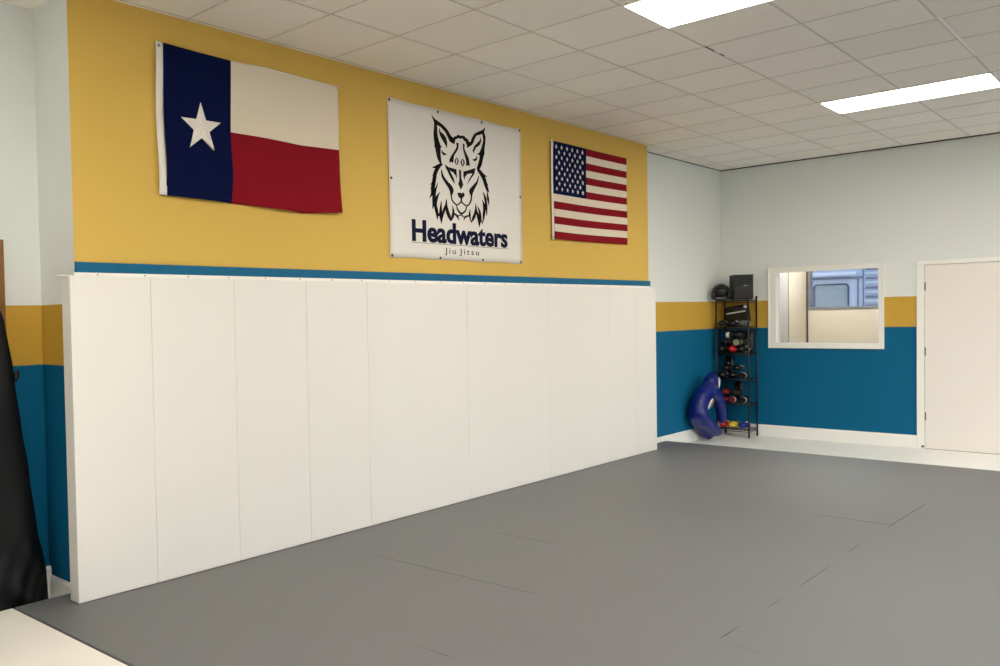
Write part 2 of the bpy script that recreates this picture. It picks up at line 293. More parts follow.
(671,442),(663,431),(692,426),(699,438)],[(663,431),(654,419),(685,413),(692,426)],[(654,419),(646,406),(678,402),(685,413)],[(646,406),(640,394),(671,390),(678,402)],[
(640,394),(635,382),(664,378),(671,390)],[(635,382),(630,370),(657,367),(664,378)],[(630,370),(626,357),(652,356),(657,367)],[(626,357),(623,344),(646,343),(652,356)],[
(623,344),(622,330),(641,330),(646,343)],[(622,330),(622,318),(637,318),(641,330)],[(622,318),(622,310),(633,310),(637,318)],[(681,450),(680,440),(706,445),(700,454)],[
(680,440),(681,426),(712,431),(706,445)],[(681,426),(682,410),(719,417),(712,431)],[(682,410),(684,395),(726,404),(719,417)],[(684,395),(690,382),(731,393),(726,404)],[
(690,382),(697,370),(738,382),(731,393)],[(697,370),(704,359),(744,371),(738,382)],[(704,359),(710,349),(750,361),(744,371)],[(710,349),(720,340),(752,349),(750,361)],[
(720,340),(731,332),(753,338),(752,349)],[(731,332),(740,324),(753,328),(753,338)],[(740,324),(749,320),(752,320),(753,328)],[(771,452),(771,443),(780,445),(775,453)],[
(771,443),(772,430),(787,433),(780,445)],[(772,430),(772,416),(794,420),(787,433)],[(772,416),(770,404),(798,406),(794,420)],[(770,404),(768,393),(798,393),(798,406)],[
(768,393),(765,381),(796,380),(798,393)],[(765,381),(760,370),(793,368),(796,380)],[(760,370),(756,359),(790,356),(793,368)],[(756,359),(754,349),(780,345),(790,356)],[
(754,349),(752,338),(770,335),(780,345)],[(752,338),(749,328),(760,326),(770,335)],[(749,328),(749,321),(752,320),(760,326)],[(777,385),(785,381),(796,392),(786,394)],[
(785,381),(797,376),(810,389),(796,392)],[(797,376),(809,370),(827,384),(810,389)],[(809,370),(818,364),(843,378),(827,384)],[(818,364),(828,358),(850,367),(843,378)],[
(828,358),(839,349),(856,354),(850,367)],[(839,349),(849,340),(859,343),(856,354)],[(849,340),(857,334),(860,335),(859,343)],[(840,360),(849,364),(841,371),(832,368)],[
(849,364),(862,369),(855,377),(841,371)],[(862,369),(875,374),(870,383),(855,377)],[(875,374),(885,376),(886,386),(870,383)],[(885,376),(892,375),(901,384),(886,386)],[
(892,375),(902,371),(913,379),(901,384)],[(902,371),(911,366),(923,374),(913,379)],[(911,366),(918,362),(929,370),(923,374)],[(925,338),(931,344),(921,345),(921,339)],[
(931,344),(938,351),(923,354),(921,345)],[(938,351),(946,358),(927,364),(923,354)],[(946,358),(954,362),(935,374),(927,364)],[(954,362),(962,366),(952,380),(935,374)],[
(962,366),(976,370),(970,384),(952,380)],[(976,370),(990,374),(986,386),(970,384)],[(990,374),(1001,377),(996,388),(986,386)],[(1013,439),(1007,430),(1017,430),(1016,439)],[
(1007,430),(1000,418),(1017,418),(1017,430)],[(1000,418),(994,404),(1017,404),(1017,418)],[(994,404),(991,388),(1020,391),(1017,404)],[(991,388),(998,370),(1020,374),(1020,391)],[
(998,370),(1007,352),(1023,355),(1020,374)],[(1007,352),(1016,335),(1026,337),(1023,355)],[(1016,335),(1024,324),(1028,324),(1026,337)],[(1028,325),(1038,332),(1026,334),(1024,326)],[
(1038,332),(1051,341),(1031,346),(1026,334)],[(1051,341),(1066,353),(1037,359),(1031,346)],[(1066,353),(1080,366),(1041,372),(1037,359)],[(1080,366),(1087,379),(1050,385),(1041,372)],[
(1087,379),(1096,394),(1060,399),(1050,385)],[(1096,394),(1103,410),(1068,413),(1060,399)],[(1103,410),(1108,427),(1075,427),(1068,413)],[(1108,427),(1107,445),(1081,444),(1075,427)],[
(1107,445),(1104,464),(1085,463),(1081,444)],[(1104,464),(1100,481),(1089,480),(1085,463)],[(1100,481),(1096,493),(1092,493),(1089,480)],[(1086,441),(1090,430),(1111,436),(1102,445)],[
(1090,430),(1096,414),(1122,421),(1111,436)],[(1096,414),(1102,396),(1134,404),(1122,421)],[(1102,396),(1106,378),(1144,385),(1134,404)],[(1106,378),(1116,357),(1145,361),(1144,385)],[
(1116,357),(1124,332),(1145,334),(1145,361)],[(1124,332),(1131,308),(1144,310),(1145,334)],[(1131,308),(1138,292),(1142,293),(1144,310)],[(1115,470),(1118,461),(1128,464),(1118,471)],[
(1118,461),(1124,448),(1140,453),(1128,464)],[(1124,448),(1130,434),(1152,440),(1140,453)],[(1130,434),(1133,420),(1162,426),(1152,440)],[(1133,420),(1136,408),(1167,412),(1162,426)],[
(1136,408),(1137,394),(1171,398),(1167,412)],[(1137,394),(1137,381),(1173,384),(1171,398)],[(1137,381),(1135,366),(1173,368),(1173,384)],[(1135,366),(1137,349),(1167,349),(1173,368)],[
(1137,349),(1137,329),(1158,329),(1167,349)],[(1137,329),(1137,311),(1149,311),(1158,329)],[(1137,311),(1138,298),(1142,298),(1149,311)],[(1140,371),(1150,362),(1168,367),(1164,379)],[
(1150,362),(1163,347),(1177,351),(1168,367)],[(1163,347),(1176,332),(1185,335),(1177,351)],[(1176,332),(1186,322),(1190,323),(1185,335)],[(1187,532),(1188,521),(1200,524),(1191,533)],[
(1188,521),(1192,506),(1212,511),(1200,524)],[(1192,506),(1195,489),(1224,495),(1212,511)],[(1195,489),(1195,473),(1234,479),(1224,495)],[(1195,473),(1197,459),(1235,463),(1234,479)],[
(1197,459),(1196,444),(1235,446),(1235,463)],[(1196,444),(1194,429),(1232,430),(1235,446)],[(1194,429),(1191,411),(1229,411),(1232,430)],[(1191,411),(1190,390),(1220,389),(1229,411)],[
(1190,390),(1187,366),(1208,365),(1220,389)],[(1187,366),(1184,343),(1197,343),(1208,365)],[(1184,343),(1184,327),(1188,327),(1197,343)],[(1194,599),(1197,590),(1208,593),(1198,600)],[
(1197,590),(1203,576),(1221,582),(1208,593)],[(1203,576),(1210,562),(1235,569),(1221,582)],[(1210,562),(1213,546),(1247,554),(1235,569)],[(1213,546),(1218,531),(1252,537),(1247,554)],[
(1218,531),(1222,514),(1256,519),(1252,537)],[(1222,514),(1225,495),(1259,500),(1256,519)],[(1225,495),(1228,476),(1262,481),(1259,500)],[(1228,476),(1234,456),(1260,459),(1262,481)],[
(1234,456),(1239,433),(1258,435),(1260,459)],[(1239,433),(1244,412),(1256,413),(1258,435)],[(1244,412),(1249,398),(1253,398),(1256,413)],[(1153,852),(1146,841),(1188,832),(1198,842)],[
(1146,841),(1134,825),(1173,817),(1188,832)],[(1134,825),(1122,806),(1161,803),(1173,817)],[(1122,806),(1117,789),(1155,793),(1161,803)],[(1117,789),(1122,774),(1159,787),(1155,793)],[
(1122,774),(1133,762),(1169,782),(1159,787)],[(1133,762),(1144,753),(1183,774),(1169,782)],[(1144,753),(1154,744),(1198,765),(1183,774)],[(1154,744),(1164,735),(1209,754),(1198,765)],[
(1164,735),(1175,724),(1221,743),(1209,754)],[(1175,724),(1186,713),(1232,731),(1221,743)],[(1186,713),(1194,702),(1242,719),(1232,731)],[(1194,702),(1201,692),(1250,706),(1242,719)],[
(1201,692),(1207,681),(1255,693),(1250,706)],[(1207,681),(1213,670),(1260,681),(1255,693)],[(1213,670),(1219,658),(1264,670),(1260,681)],[(1219,658),(1225,648),(1269,660),(1264,670)],[
(1225,648),(1231,638),(1273,650),(1269,660)],[(1231,638),(1238,629),(1277,640),(1273,650)],[(1238,629),(1244,620),(1281,632),(1277,640)],[(1244,620),(1256,612),(1283,623),(1281,632)],[
(1256,612),(1267,606),(1286,614),(1283,623)],[(1267,606),(1278,601),(1288,606),(1286,614)],[(1278,601),(1287,598),(1289,599),(1288,606)],[(1176,771),(1264,734),(1205,725)],[
(1222,711),(1280,665),(1239,664)],[(1258,609),(1256,597),(1269,599),(1263,610)],[(1256,597),(1255,580),(1275,582),(1269,599)],[(1255,580),(1255,560),(1282,564),(1275,582)],[
(1255,560),(1254,543),(1289,548),(1282,564)],[(1254,543),(1262,527),(1288,532),(1289,548)],[(1262,527),(1270,511),(1288,514),(1288,532)],[(1270,511),(1277,497),(1288,499),(1288,514)],[
(1277,497),(1284,488),(1286,488),(1288,499)],[(1232,475),(1238,480),(1216,484),(1213,479)],[(1238,480),(1245,487),(1220,493),(1216,484)],[(1245,487),(1247,488),(1231,503),(1220,493)],[
(1247,488),(1227,490),(1260,499),(1231,503)],[(1227,490),(1233,481),(1260,485),(1260,499)],[(1233,481),(1239,462),(1259,465),(1260,485)],[(1239,462),(1244,443),(1257,444),(1259,465)],[
(1244,443),(1249,430),(1254,431),(1257,444)],[(632,734),(631,723),(642,725),(637,734)],[(631,723),(631,707),(649,711),(642,725)],[(631,707),(633,690),(656,696),(649,711)],[
(633,690),(637,674),(666,683),(656,696)],[(637,674),(647,660),(676,672),(666,683)],[(647,660),(659,647),(688,662),(676,672)],[(659,647),(672,636),(702,652),(688,662)],[
(672,636),(683,625),(715,642),(702,652)],[(683,625),(694,615),(728,634),(715,642)],[(694,615),(705,606),(742,628),(728,634)],[(705,606),(714,598),(755,620),(742,628)],[
(714,598),(721,590),(768,613),(755,620)],[(721,590),(728,584),(777,604),(768,613)],[(728,584),(733,577),(784,596),(777,604)],[(733,577),(737,572),(790,586),(784,596)],[
(737,572),(739,566),(794,574),(790,586)],[(739,566),(743,559),(789,561),(794,574)],[(743,559),(746,549),(781,549),(789,561)],[(746,549),(748,538),(773,538),(781,549)],[
(748,538),(752,526),(768,528),(773,538)],[(752,526),(754,515),(770,518),(768,528)],[(754,515),(758,503),(774,507),(770,518)],[(758,503),(764,492),(780,498),(774,507)],[
(764,492),(771,483),(787,490),(780,498)],[(771,483),(782,474),(796,482),(787,490)],[(782,474),(795,466),(808,475),(796,482)],[(795,466),(809,460),(820,469),(808,475)],[
(809,460),(823,456),(830,466),(820,469)],[(823,456),(836,455),(836,466),(830,466)],[(836,455),(848,458),(842,467),(836,466)],[(848,458),(858,462),(849,470),(842,467)],[
(858,462),(868,466),(857,474),(849,470)],[(868,466),(877,472),(865,479),(857,474)],[(877,472),(887,479),(873,485),(865,479)],[(887,479),(895,485),(881,491),(873,485)],[
(895,485),(900,490),(887,496),(881,491)],[(1140,731),(1134,722),(1144,721),(1145,731)],[(1134,722),(1127,707),(1142,707),(1144,721)],[(1127,707),(1118,692),(1137,691),(1142,707)],[
(1118,692),(1108,679),(1131,675),(1137,691)],[(1108,679),(1096,668),(1123,661),(1131,675)],[(1096,668),(1081,657),(1112,647),(1123,661)],[(1081,657),(1066,646),(1101,634),(1112,647)],[
(1066,646),(1051,635),(1092,622),(1101,634)],[(1051,635),(1039,626),(1082,611),(1092,622)],[(1039,626),(1026,618),(1074,602),(1082,611)],[(1026,618),(1014,607),(1068,594),(1074,602)],[
(1014,607),(1003,593),(1067,589),(1068,594)],[(1003,593),(1005,579),(1060,584),(1067,589)],[(1005,579),(1012,568),(1056,575),(1060,584)],[(1012,568),(1020,559),(1052,563),(1056,575)],[
(1020,559),(1026,549),(1046,551),(1052,563)],[(1026,549),(1024,538),(1045,538),(1046,551)],[(1024,538),(1022,526),(1042,526),(1045,538)],[(1022,526),(1018,514),(1038,512),(1042,526)],[
(1018,514),(1012,503),(1031,500),(1038,512)],[(1012,503),(1004,492),(1021,488),(1031,500)],[(1004,492),(992,481),(1008,475),(1021,488)],[(992,481),(981,473),(993,465),(1008,475)],[
(981,473),(972,468),(977,458),(993,465)],[(972,468),(964,468),(960,456),(977,458)],[(964,468),(955,470),(945,460),(960,456)],[(955,470),(943,474),(932,464),(945,460)],[
(943,474),(933,478),(921,469),(932,464)],[(933,478),(923,483),(910,474),(921,469)],[(923,483),(914,488),(900,480),(910,474)],[(914,488),(906,493),(892,485),(900,480)],[
(906,493),(901,497),(886,489),(892,485)],[(823,455),(824,448),(838,451),(834,458)],[(824,448),(826,438),(842,441),(838,451)],[(826,438),(830,426),(847,431),(842,441)],[
(830,426),(836,415),(854,422),(847,431)],[(836,415),(846,406),(864,415),(854,422)],[(846,406),(857,397),(875,408),(864,415)],[(857,397),(871,389),(886,403),(875,408)],[
(871,389),(888,384),(893,402),(886,403)],[(888,384),(908,388),(900,402),(893,402)],[(908,388),(925,395),(912,406),(900,402)],[(925,395),(940,404),(924,413),(912,406)],[
(940,404),(951,413),(935,420),(924,413)],[(951,413),(960,424),(944,428),(935,420)],[(960,424),(967,437),(951,439),(944,428)],[(967,437),(971,448),(957,449),(951,439)],[
(971,448),(974,456),(962,457),(957,449)],[(842,560),(880,565),(899,561),(926,572),(944,550),(926,533),(905,519),(903,490),(886,489),(883,517),(854,530)],[(870,753),(897,751),(899,687),(926,635),(891,589),(856,633),(873,669)],[
(679,777),(734,758),(834,753),(842,672),(826,697),(795,720),(748,734),(733,740),(702,737)],[(702,741),(743,738),(794,677),(816,626),(781,651),(738,696)],[(930,745),(976,755),(1096,790),(1081,744),(1048,740),(988,730),(955,705),(941,674),(927,704)],[
(1096,786),(1081,741),(1040,701),(973,635),(1003,682),(1052,740)]]

# ================================================================== the room
def holed(x0, x1, ya, yb, za, zb, holes):
    """wall slab in the x0..x1 range with rectangular openings (y0,y1,z0,z1)"""
    ys = sorted({ya, yb, *[h[0] for h in holes], *[h[1] for h in holes]})
    zs = sorted({za, zb, *[h[2] for h in holes], *[h[3] for h in holes]})
    m = MB()
    for a, b in zip(ys, ys[1:]):
        for c, d in zip(zs, zs[1:]):
            cy, cz = (a+b)/2, (c+d)/2
            if not any(h[0] < cy < h[1] and h[2] < cz < h[3] for h in holes): m.box((x0, a, c), (x1, b, d))
    return m
WIN = (2.705, 3.822, 1.186, 2.077)
DOOR = (1.335, 2.262, -.01, 2.075)
struct(holed(XR, XR+.12, YR, YD+.12, 0, ZC, [WIN, DOOR]).build('wall_far', 'banded'))
w = MB().box((XWL, YW, 0), (XWR, YW+.5, ZC))
w = w.build('wall_left', ['yellow', 'banded'])
for f in w.data.polygons: f.material_index = 0 if f.normal.y < -.5 else 1
struct(w)
box_struct('wall_left_near', (XB, YN, 0), (XWL, YN+.12, ZC), 'banded')
box_struct('wall_left_far', (XWR, YD, 0), (XR, YD+.12, ZC), 'banded')
SF = (3.2, 11.0, .3, 2.8)  # opening for the added storefront glazing
m = MB()
for a, q in (((XB, 0), (SF[0], ZC)), ((SF[1], 0), (XR+.12, ZC)), ((SF[0], 0), (SF[1], SF[2])), ((SF[0], SF[3]), (SF[1], ZC))): m.box((a[0], YR-.12, a[1]), (q[0], YR, q[1]))
struct(m.build('wall_right', 'banded'))
m = MB()
for k in range(7):
    x = SF[0]+(SF[1]-SF[0]-.06)*k/6; m.box((x, YR-.1, SF[2]), (x+.06, YR-.02, SF[3]))
    if k < 6:
        x2 = SF[0]+(SF[1]-SF[0]-.06)*(k+1)/6
        for z in (SF[2], SF[3]-.06): m.box((x+.06, YR-.1, z), (x2, YR-.02, z+.06))
sfw = struct(m.build('added_storefront', 'sill_grey'))  # unseen storefront added to bring daylight into the far end
for k in range(6):
    x = SF[0]+(SF[1]-SF[0]-.06)*k/6; x2 = SF[0]+(SF[1]-SF[0]-.06)*(k+1)/6
    MB().box((x+.06, YR-.063, SF[2]+.06), (x2, YR-.057, SF[3]-.06)).build('pane', 'glass', sfw)
box_struct('wall_back', (XB-.12, YR-.12, 0), (XB, YN+.12, ZC), 'banded')
box_struct('floor', (XB-.12, YR-.12, -.06), (XR+.12, YN+.12, 0), 'cream_floor')
ceil = box_struct('ceiling', (XB-.12, YR-.12, ZC), (XR+.12, YN+.12, ZC+.06), 'tile')
g = MB(); G = .6096; bw = .005
k = -13
while 4.246+k*G < XR:
    x = 4.246+k*G
    if x > XB+.02: g.box((x-bw, YR, ZC-.003), (x+bw, YN if x < XWL else (YW if x < XWR else YD), ZC))
    k += 1
for j in range(-12, 3):
    y = 3.0639+j*G
    if YR < y < YN: g.box((XB, y-bw, ZC-.0028), (XR, y+bw, ZC))
g.build('ceiling_grid', 'grid', ceil)
shade_strip = MB().box((XR-.012, YR, ZC-.012), (XR, YD, ZC)).box((XWR, YD-.008, ZC-.008), (XR, YD, ZC))
shade_strip.build('junction_shade_strip', 'dark_gap', ceil)  # dark strips put in for the shadow gap where ceiling meets wall
MB().box((6.62, 1.207, ZC-.0045), (7.84, 1.231, ZC-.003)).build('bright_grid_bar', 'white_paint', ceil)
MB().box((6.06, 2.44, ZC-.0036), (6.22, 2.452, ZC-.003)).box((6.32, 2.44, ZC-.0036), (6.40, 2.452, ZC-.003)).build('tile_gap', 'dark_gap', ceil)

# mouldings -----------------------------------------------------------------
PROF = [(0, 0), (.014, 0), (.014, .105), (.011, .115), (.011, .125), (.006, .135), (.004, .1455), (0, .1455)]
def baseboard(name, p0, p1, nrm):
    p0, p1, nrm = Vector(p0), Vector(p1), Vector(nrm)
    m = MB(); m.prism([p0+nrm*a+Vector((0, 0, b)) for a, b in PROF], p1-p0)
    return struct(m.build(name, 'white_paint'))
baseboard('baseboard_far', (XR, YD, 0), (XR, 2.335, 0), (-1, 0, 0))
baseboard('baseboard_left_far', (XWR, YD, 0), (XR-.014, YD, 0), (0, -1, 0))
b = baseboard('baseboard_left_return', (XWL, YW, 0), (XWL, YN, 0), (-1, 0, 0))
baseboard('baseboard_left_near', (2.1, YN, 0), (XWL-.03, YN, 0), (0, -1, 0))
struct(MB().box((XWL-.045, YN-.03, 0), (XWL, YN, .185), bevel=.003).box((XWL-.04, YN-.026, .185), (XWL, YN, .196), bevel=.004).build('trim_1', 'white_paint'))
struct(MB().box((XWL, YW-.019, 1.9005), (XWR+.006, YW, 1.957), bevel=.002).build('trim_2', 'teal'))
rail = struct(MB().box((XWL-.012, YW-.020, 1.865), (XWR-.012, YW, 1.8995), bevel=.004).build('trim_3', 'white_paint'))
x = XWL+.13
while x < XWR-.05:
    MB().ellipsoid((x, YW-.021, 1.8885), (.006, .003, .0045), u=10, v=6).build('screw', 'grommet_grey', rail); x += .305

# window in the far wall -------------------------------------------------------
y0, y1, z0, z1 = WIN
def ring(m, x0, x1, o, i):
    (a, b, c, d), (e, f, g_, h) = o, i
    m.box((x0, a, c), (x1, b, g_)); m.box((x0, a, h), (x1, b, d)); m.box((x0, a, g_), (x1, e, h)); m.box((x0, f, g_), (x1, b, h))
    return m
win = struct(ring(MB(), XR-.018, XR+.125, (2.655, 3.9, 1.132, 2.13), (y0+.003, y1-.006, z0+.004, z1-.004)).build('window_1', 'white_paint'))
ring(MB(), XR-.026, XR-.018, (2.649, 3.906, 1.126, 2.136), (2.662, 3.893, 1.139, 2.123)).build('casing_bead', 'white_paint', win)
MB().box((XR+.075, y0+.003, z0+.004), (XR+.081, y1-.006, z1-.004)).build('pane', 'glass', win)

# door -----------------------------------------------------------------------
dr = struct(MB().box((XR-.005, 1.3400, .0045), (XR+.035, 2.2590, 2.0700), bevel=.002).build('door_1', 'door_paint'))
cs = MB()
for a, b in (((XR-.018, 2.264, 0), (XR+.0, 2.337, 2.077)), ((XR-.018, 1.26, 0), (XR+.0, 1.333, 2.077)), ((XR-.018, 1.26, 2.0775), (XR+.0, 2.337, 2.125))): cs.box(a, b, bevel=.004)
cs.build('door_casing', 'white_paint', dr)
MB().box((XR, 2.2595, 0), (XR+.12, 2.264, 2.075)).box((XR, 1.333, 0), (XR+.12, 1.338, 2.075)).box((XR, 1.338, 2.0705), (XR+.12, 2.2595, 2.077)).box((XR+.04, 2.24, 0), (XR+.052, 2.26, 2.07)).build('door_jamb', 'white_paint', dr)
for z in (1.837, 1.102, .368):
    MB().tube([(XR-.010, 2.2605, z-.045), (XR-.010, 2.2605, z+.045)], .0065).box((XR-.0065, 2.252, z-.045), (XR-.0045, 2.2605, z+.045)).build('hinge', 'steel', dr)
MB().box((XR-.006, 1.34, 0), (XR+.11, 2.258, .0035), bevel=.001).build('threshold', 'steel', dr)
MB().tube([(XR-.003, 1.41, .95), (XR-.05, 1.41, .95)], .012).ellipsoid((XR-.06, 1.41, .95), (.022, .03, .03)).build('door_knob', 'steel', dr)
MB().tube([(XR-.018, 2.275, .03), (XR-.05, 2.275, .03)], .008).ellipsoid((XR-.052, 2.275, .03), (.008, .013, .013)).build('door_stop', 'grey_rubber', dr)

# brown door frame at the near end, behind the black cover -------------------------
d2 = struct(MB().box((1.05, YN-.02, 0), (1.942, YN, 2.04)).build('door_2', 'wood'))
MB().box((1.942, YN-.035, 0), (2.020, YN, 2.10), bevel=.004).box((.97, YN-.035, 0), (1.05, YN, 2.10), bevel=.004).box((1.05, YN-.035, 2.03), (1.942, YN, 2.10), bevel=.004).build('door_frame', 'wood', d2)

# ================================================================== ceiling lights
def troffer(x, y, label):
    t = thing('ceiling_light', label, 'ceiling light', (x, y, ZC), group='ceiling troffer lights')
    ring2 = MB()
    for a, b in (((0, 0, -.012), (G, .012, 0)), ((0, 1.2072, -.012), (G, 1.2192, 0)), ((0, .012, -.012), (.012, 1.2072, 0)), ((G-.012, .012, -.012), (G, 1.2072, 0))): ring2.box(a, b)
    ring2.build('frame', 'white_paint', t)
    MB().box((.012, .012, -.009), (G-.012, 1.2072, -.004)).build('diffuser', 'lamp', t)
    return t
near = troffer(4.8556, 1.2262, 'glowing rectangular ceiling light nearer the yellow wall and cut by top edge')
far = troffer(4.8556+6*G, 1.2262, 'glowing rectangular ceiling light nearer the far wall above the window')
for i, (x, y, lb) in enumerate([(4.8556-6*G, 1.2262, 'ceiling light overhead beside the camera position'), (4.8556-12*G, 1.2262, 'ceiling light nearest the back wall on the yellow wall side'),
        (4.8556+6*G, -1.2122, 'ceiling light at the far right of the room beyond the door'), (4.8556, -1.2122, 'second ceiling light along the right hand row'),
        (4.8556-6*G, -1.2122, 'third ceiling light along the right hand row'), (4.8556-12*G, -1.2122, 'ceiling light in the rear right corner of the room')]):
    c = copy_tree(near); c.location = (x, y, ZC); c['label'] = lb

# ================================================================== mats
XML = lambda y: 1.903+(4.44-y)*.0285
gm = MB()
gm.prism([(XML(YR+.3), YR+.3, .002), (9.78, YR+.3, .002), (9.78, 4.44, .002), (9.134, 4.44, .002), (9.134, 4.312, .002), (2.229, 4.312, .002), (2.229, 4.44, .002), (XML(4.44), 4.44, .002)], (0, 0, MT-.002))
bmesh.ops.bevel(gm.bm, geom=gm.bm.edges[:], offset=.004, segments=2, affect='EDGES')
gm = tag(gm.build('gym_mat', 'grey_mat'), 'large grey padded gym mat with thin seams covering most of the floor', 'mat')
def seam(p, q, w):  # tapered dark strip on the mat, carrying the shade of a seam gap
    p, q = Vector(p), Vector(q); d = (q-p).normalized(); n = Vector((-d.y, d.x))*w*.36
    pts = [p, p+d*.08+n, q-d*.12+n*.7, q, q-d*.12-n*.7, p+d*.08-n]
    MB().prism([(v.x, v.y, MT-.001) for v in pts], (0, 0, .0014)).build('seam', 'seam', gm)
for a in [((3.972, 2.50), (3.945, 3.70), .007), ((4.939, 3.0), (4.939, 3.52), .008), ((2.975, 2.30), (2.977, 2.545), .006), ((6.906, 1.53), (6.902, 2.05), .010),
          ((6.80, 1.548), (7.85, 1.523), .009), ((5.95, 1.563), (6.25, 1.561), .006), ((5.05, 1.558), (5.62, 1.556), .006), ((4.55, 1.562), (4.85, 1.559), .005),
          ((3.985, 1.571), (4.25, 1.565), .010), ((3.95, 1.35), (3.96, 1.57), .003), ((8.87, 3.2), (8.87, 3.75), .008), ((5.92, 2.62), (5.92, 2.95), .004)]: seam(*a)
cm = MB()
cm.prism([(XB+.02, YR+.3, .002), (XML(YR+.3)-.008, YR+.3, .002), (XML(4.44)-.008, 4.44, .002), (XB+.02, 4.44, .002)], (0, 0, MT-.004))
bmesh.ops.bevel(cm.bm, geom=cm.bm.edges[:], offset=.003, segments=2, affect='EDGES')
tag(cm.build('gym_mat', 'cream_mat'), 'cream coloured mat in the near left corner beside the grey mat', 'mat')

# ================================================================== white padded wall panels
PX = [2.167, 2.669, 3.2745, 3.887, 4.4835, 5.677, 6.90, 8.035, 8.604, 9.0819]
PL = ['leftmost white padded wall panel with its end face showing', 'second white padded wall panel from the left end', 'third white padded wall panel from the left, below the star of the tall flag side',
      'fourth white padded wall panel from the left, below the red half of the tricolour flag', 'wide white padded wall panel directly below the left half of the animal banner',
      'wide white padded wall panel below the right end of the animal banner', 'wide white padded wall panel below the striped flag', 'second narrow white padded panel from the far right end',
      'narrow white padded wall panel at the far right end next to the teal wall']
PL[2] = 'third white padded wall panel from the left end'
for i in range(9):
    a, b = PX[i], PX[i+1]
    t = MB(); t.box((a+.0006, YP, MT+.003), (b-.0006, YP+.0975, 1.8745), bevel=.0055, seg=3)
    t = tag(t.build('wall_pad', 'pad'), PL[i], 'wall pad', 'white padded panels along the yellow wall')
    if i == 0:
        MB().box((a-.05, YP+.03, 1.8748), (a+.3, YP+.09, 1.8785), bevel=.001).build('loose_top_flap', 'pad', t)

# ================================================================== flags
def interp(P, x):
    for (a, b), (c, d) in zip(P, P[1:]):
        if x <= c: return b+(d-b)*max(0, (x-a))/(c-a)
    return P[-1][1]
def cloth(name, parent, mats, nx, nz, xl, xr, top, bot, ywave, pick, t=.0016):
    """hanging cloth: xl,xr edge functions of v, top/bottom profiles of x, waves towards the room"""
    m = MB(); V = []
    for thick in (0, t):
        rows = []
        for j in range(nz+1):
            v = j/nz; r = []
            for i in range(nx+1):
                u = i/nx; x = xl+(xr-xl)*u
                zt, zb = interp(top, x), interp(bot, x)
                z = zt+(zb-zt)*v
                r.append(m.bm.verts.new((x+.004*math.sin(7*v+2), YW-.006-ywave(u, v)-t+thick, z)))
            rows.append(r)
        V.append(rows)
    for s_, rows in enumerate(V):
        for j in range(nz):
            for i in range(nx):
                q = (rows[j][i], rows[j+1][i], rows[j+1][i+1], rows[j][i+1])
                f = m.bm.faces.new(q if s_ == 0 else q[::-1]); f.smooth = True; f.material_index = pick((i+.5)/nx, (j+.5)/nz)
    A, B = V
    for j in range(nz):
        for i in (0, nx):
            f = m.bm.faces.new((A[j][i], A[j+1][i], B[j+1][i], B[j][i])); f.material_index = pick(min((i+.5)/nx, .999), (j+.5)/nz)
    for i in range(nx):
        for j in (0, nz):
            f = m.bm.faces.new((A[j][i], A[j][i+1], B[j][i+1], B[j][i])); f.material_index = pick((i+.5)/nx, min((j+.5)/nz, .999))
    return m.build(name, mats, parent)
def star(cx, cz, r, y, d, rot=0):
    P = []
    for k in range(10):
        a = PI/2+rot+k*PI/5; q = r if k % 2 == 0 else r*.39
        P.append((cx+q*math.cos(a), y, cz+q*math.sin(a)))
    return P
def grommet(x, z, y, parent, r=.011):
    m = MB(); n = 14; R = []
    for (q, dy) in ((r*.45, 0), (r*.6, -.003), (r*.9, -.003), (r, 0)):
        R.append([m.bm.verts.new((x+q*math.cos(2*PI*k/n), y+dy, z+q*math.sin(2*PI*k/n))) for k in range(n)])
    for a, b in zip(R, R[1:]):
        for k in range(n): m.bm.faces.new((a[k], a[(k+1) % n], b[(k+1) % n], b[k])).smooth = True
    m.bm.faces.new(R[0])
    return m.build('grommet', 'brass', parent)

tx = thing('flag', 'blue, white and red flag with one large white star', 'flag', (3.57, YW-.004, 2.82)); FX = -.018
def wv(u, v): return .016+.007*math.sin(5.2*u+2.4*v)+.020*max(0, v-.6)*math.sin(13*u-6*v+.6)*min(1, u*2)+.010*math.sin(15*u+11*v)*v*v+.003*math.sin(31*u-13*v)*v
off = Vector((3.57, YW-.004, 2.82))
def rehome(o, root):
    o.data.transform(Matrix.Translation(-root.location)); return o  # vertices relative to the thing's base
TT = [(2.80, 3.273), (3.10, 3.262), (3.36, 3.258), (3.644, 3.268), (3.964, 3.266), (4.33, 3.259)]
TB = [(2.80, 2.371), (2.87, 2.370), (3.37, 2.361), (3.686, 2.353), (3.955, 2.341), (4.1, 2.350), (4.33, 2.366)]
rehome(cloth('cloth', tx, ['flag_navy', 'flag_white', 'flag_red'], 132, 60, 2.862, 4.324, TT, TB, wv, lambda u, v: 0 if u < .342 else (1 if v < .5 else 2)), tx)
rehome(cloth('header', tx, ['canvas'], 6, 40, 2.813, 2.866, TT, TB, lambda u, v: .011+.004*math.sin(9*v), lambda u, v: 0, .003), tx)
for z in (3.250, 2.398):
    rehome(grommet(2.838, z, YW-.019, tx), tx)
    rehome(MB().tube([(2.838, YW-.0015, z), (2.838, YW-.022, z)], .004, n=10).build('nail', 'steel', tx), tx)
for z in (3.252, 2.372): rehome(MB().tube([(4.317, YW-.0015, z), (4.317, YW-.024, z)], .004, n=10).build('nail', 'steel', tx), tx)
sp = star(3.123, 2.802, .156, YW-.034, 0, rot=.02)
m = MB(); cc = (3.123, YW-.050, 2.802)
for k in range(10): m.face([cc, sp[k], sp[(k+1) % 10]])
m.prism(sp, (0, .018, 0))
rehome(m.build('star', 'canvas', tx), tx)
ed = MB()
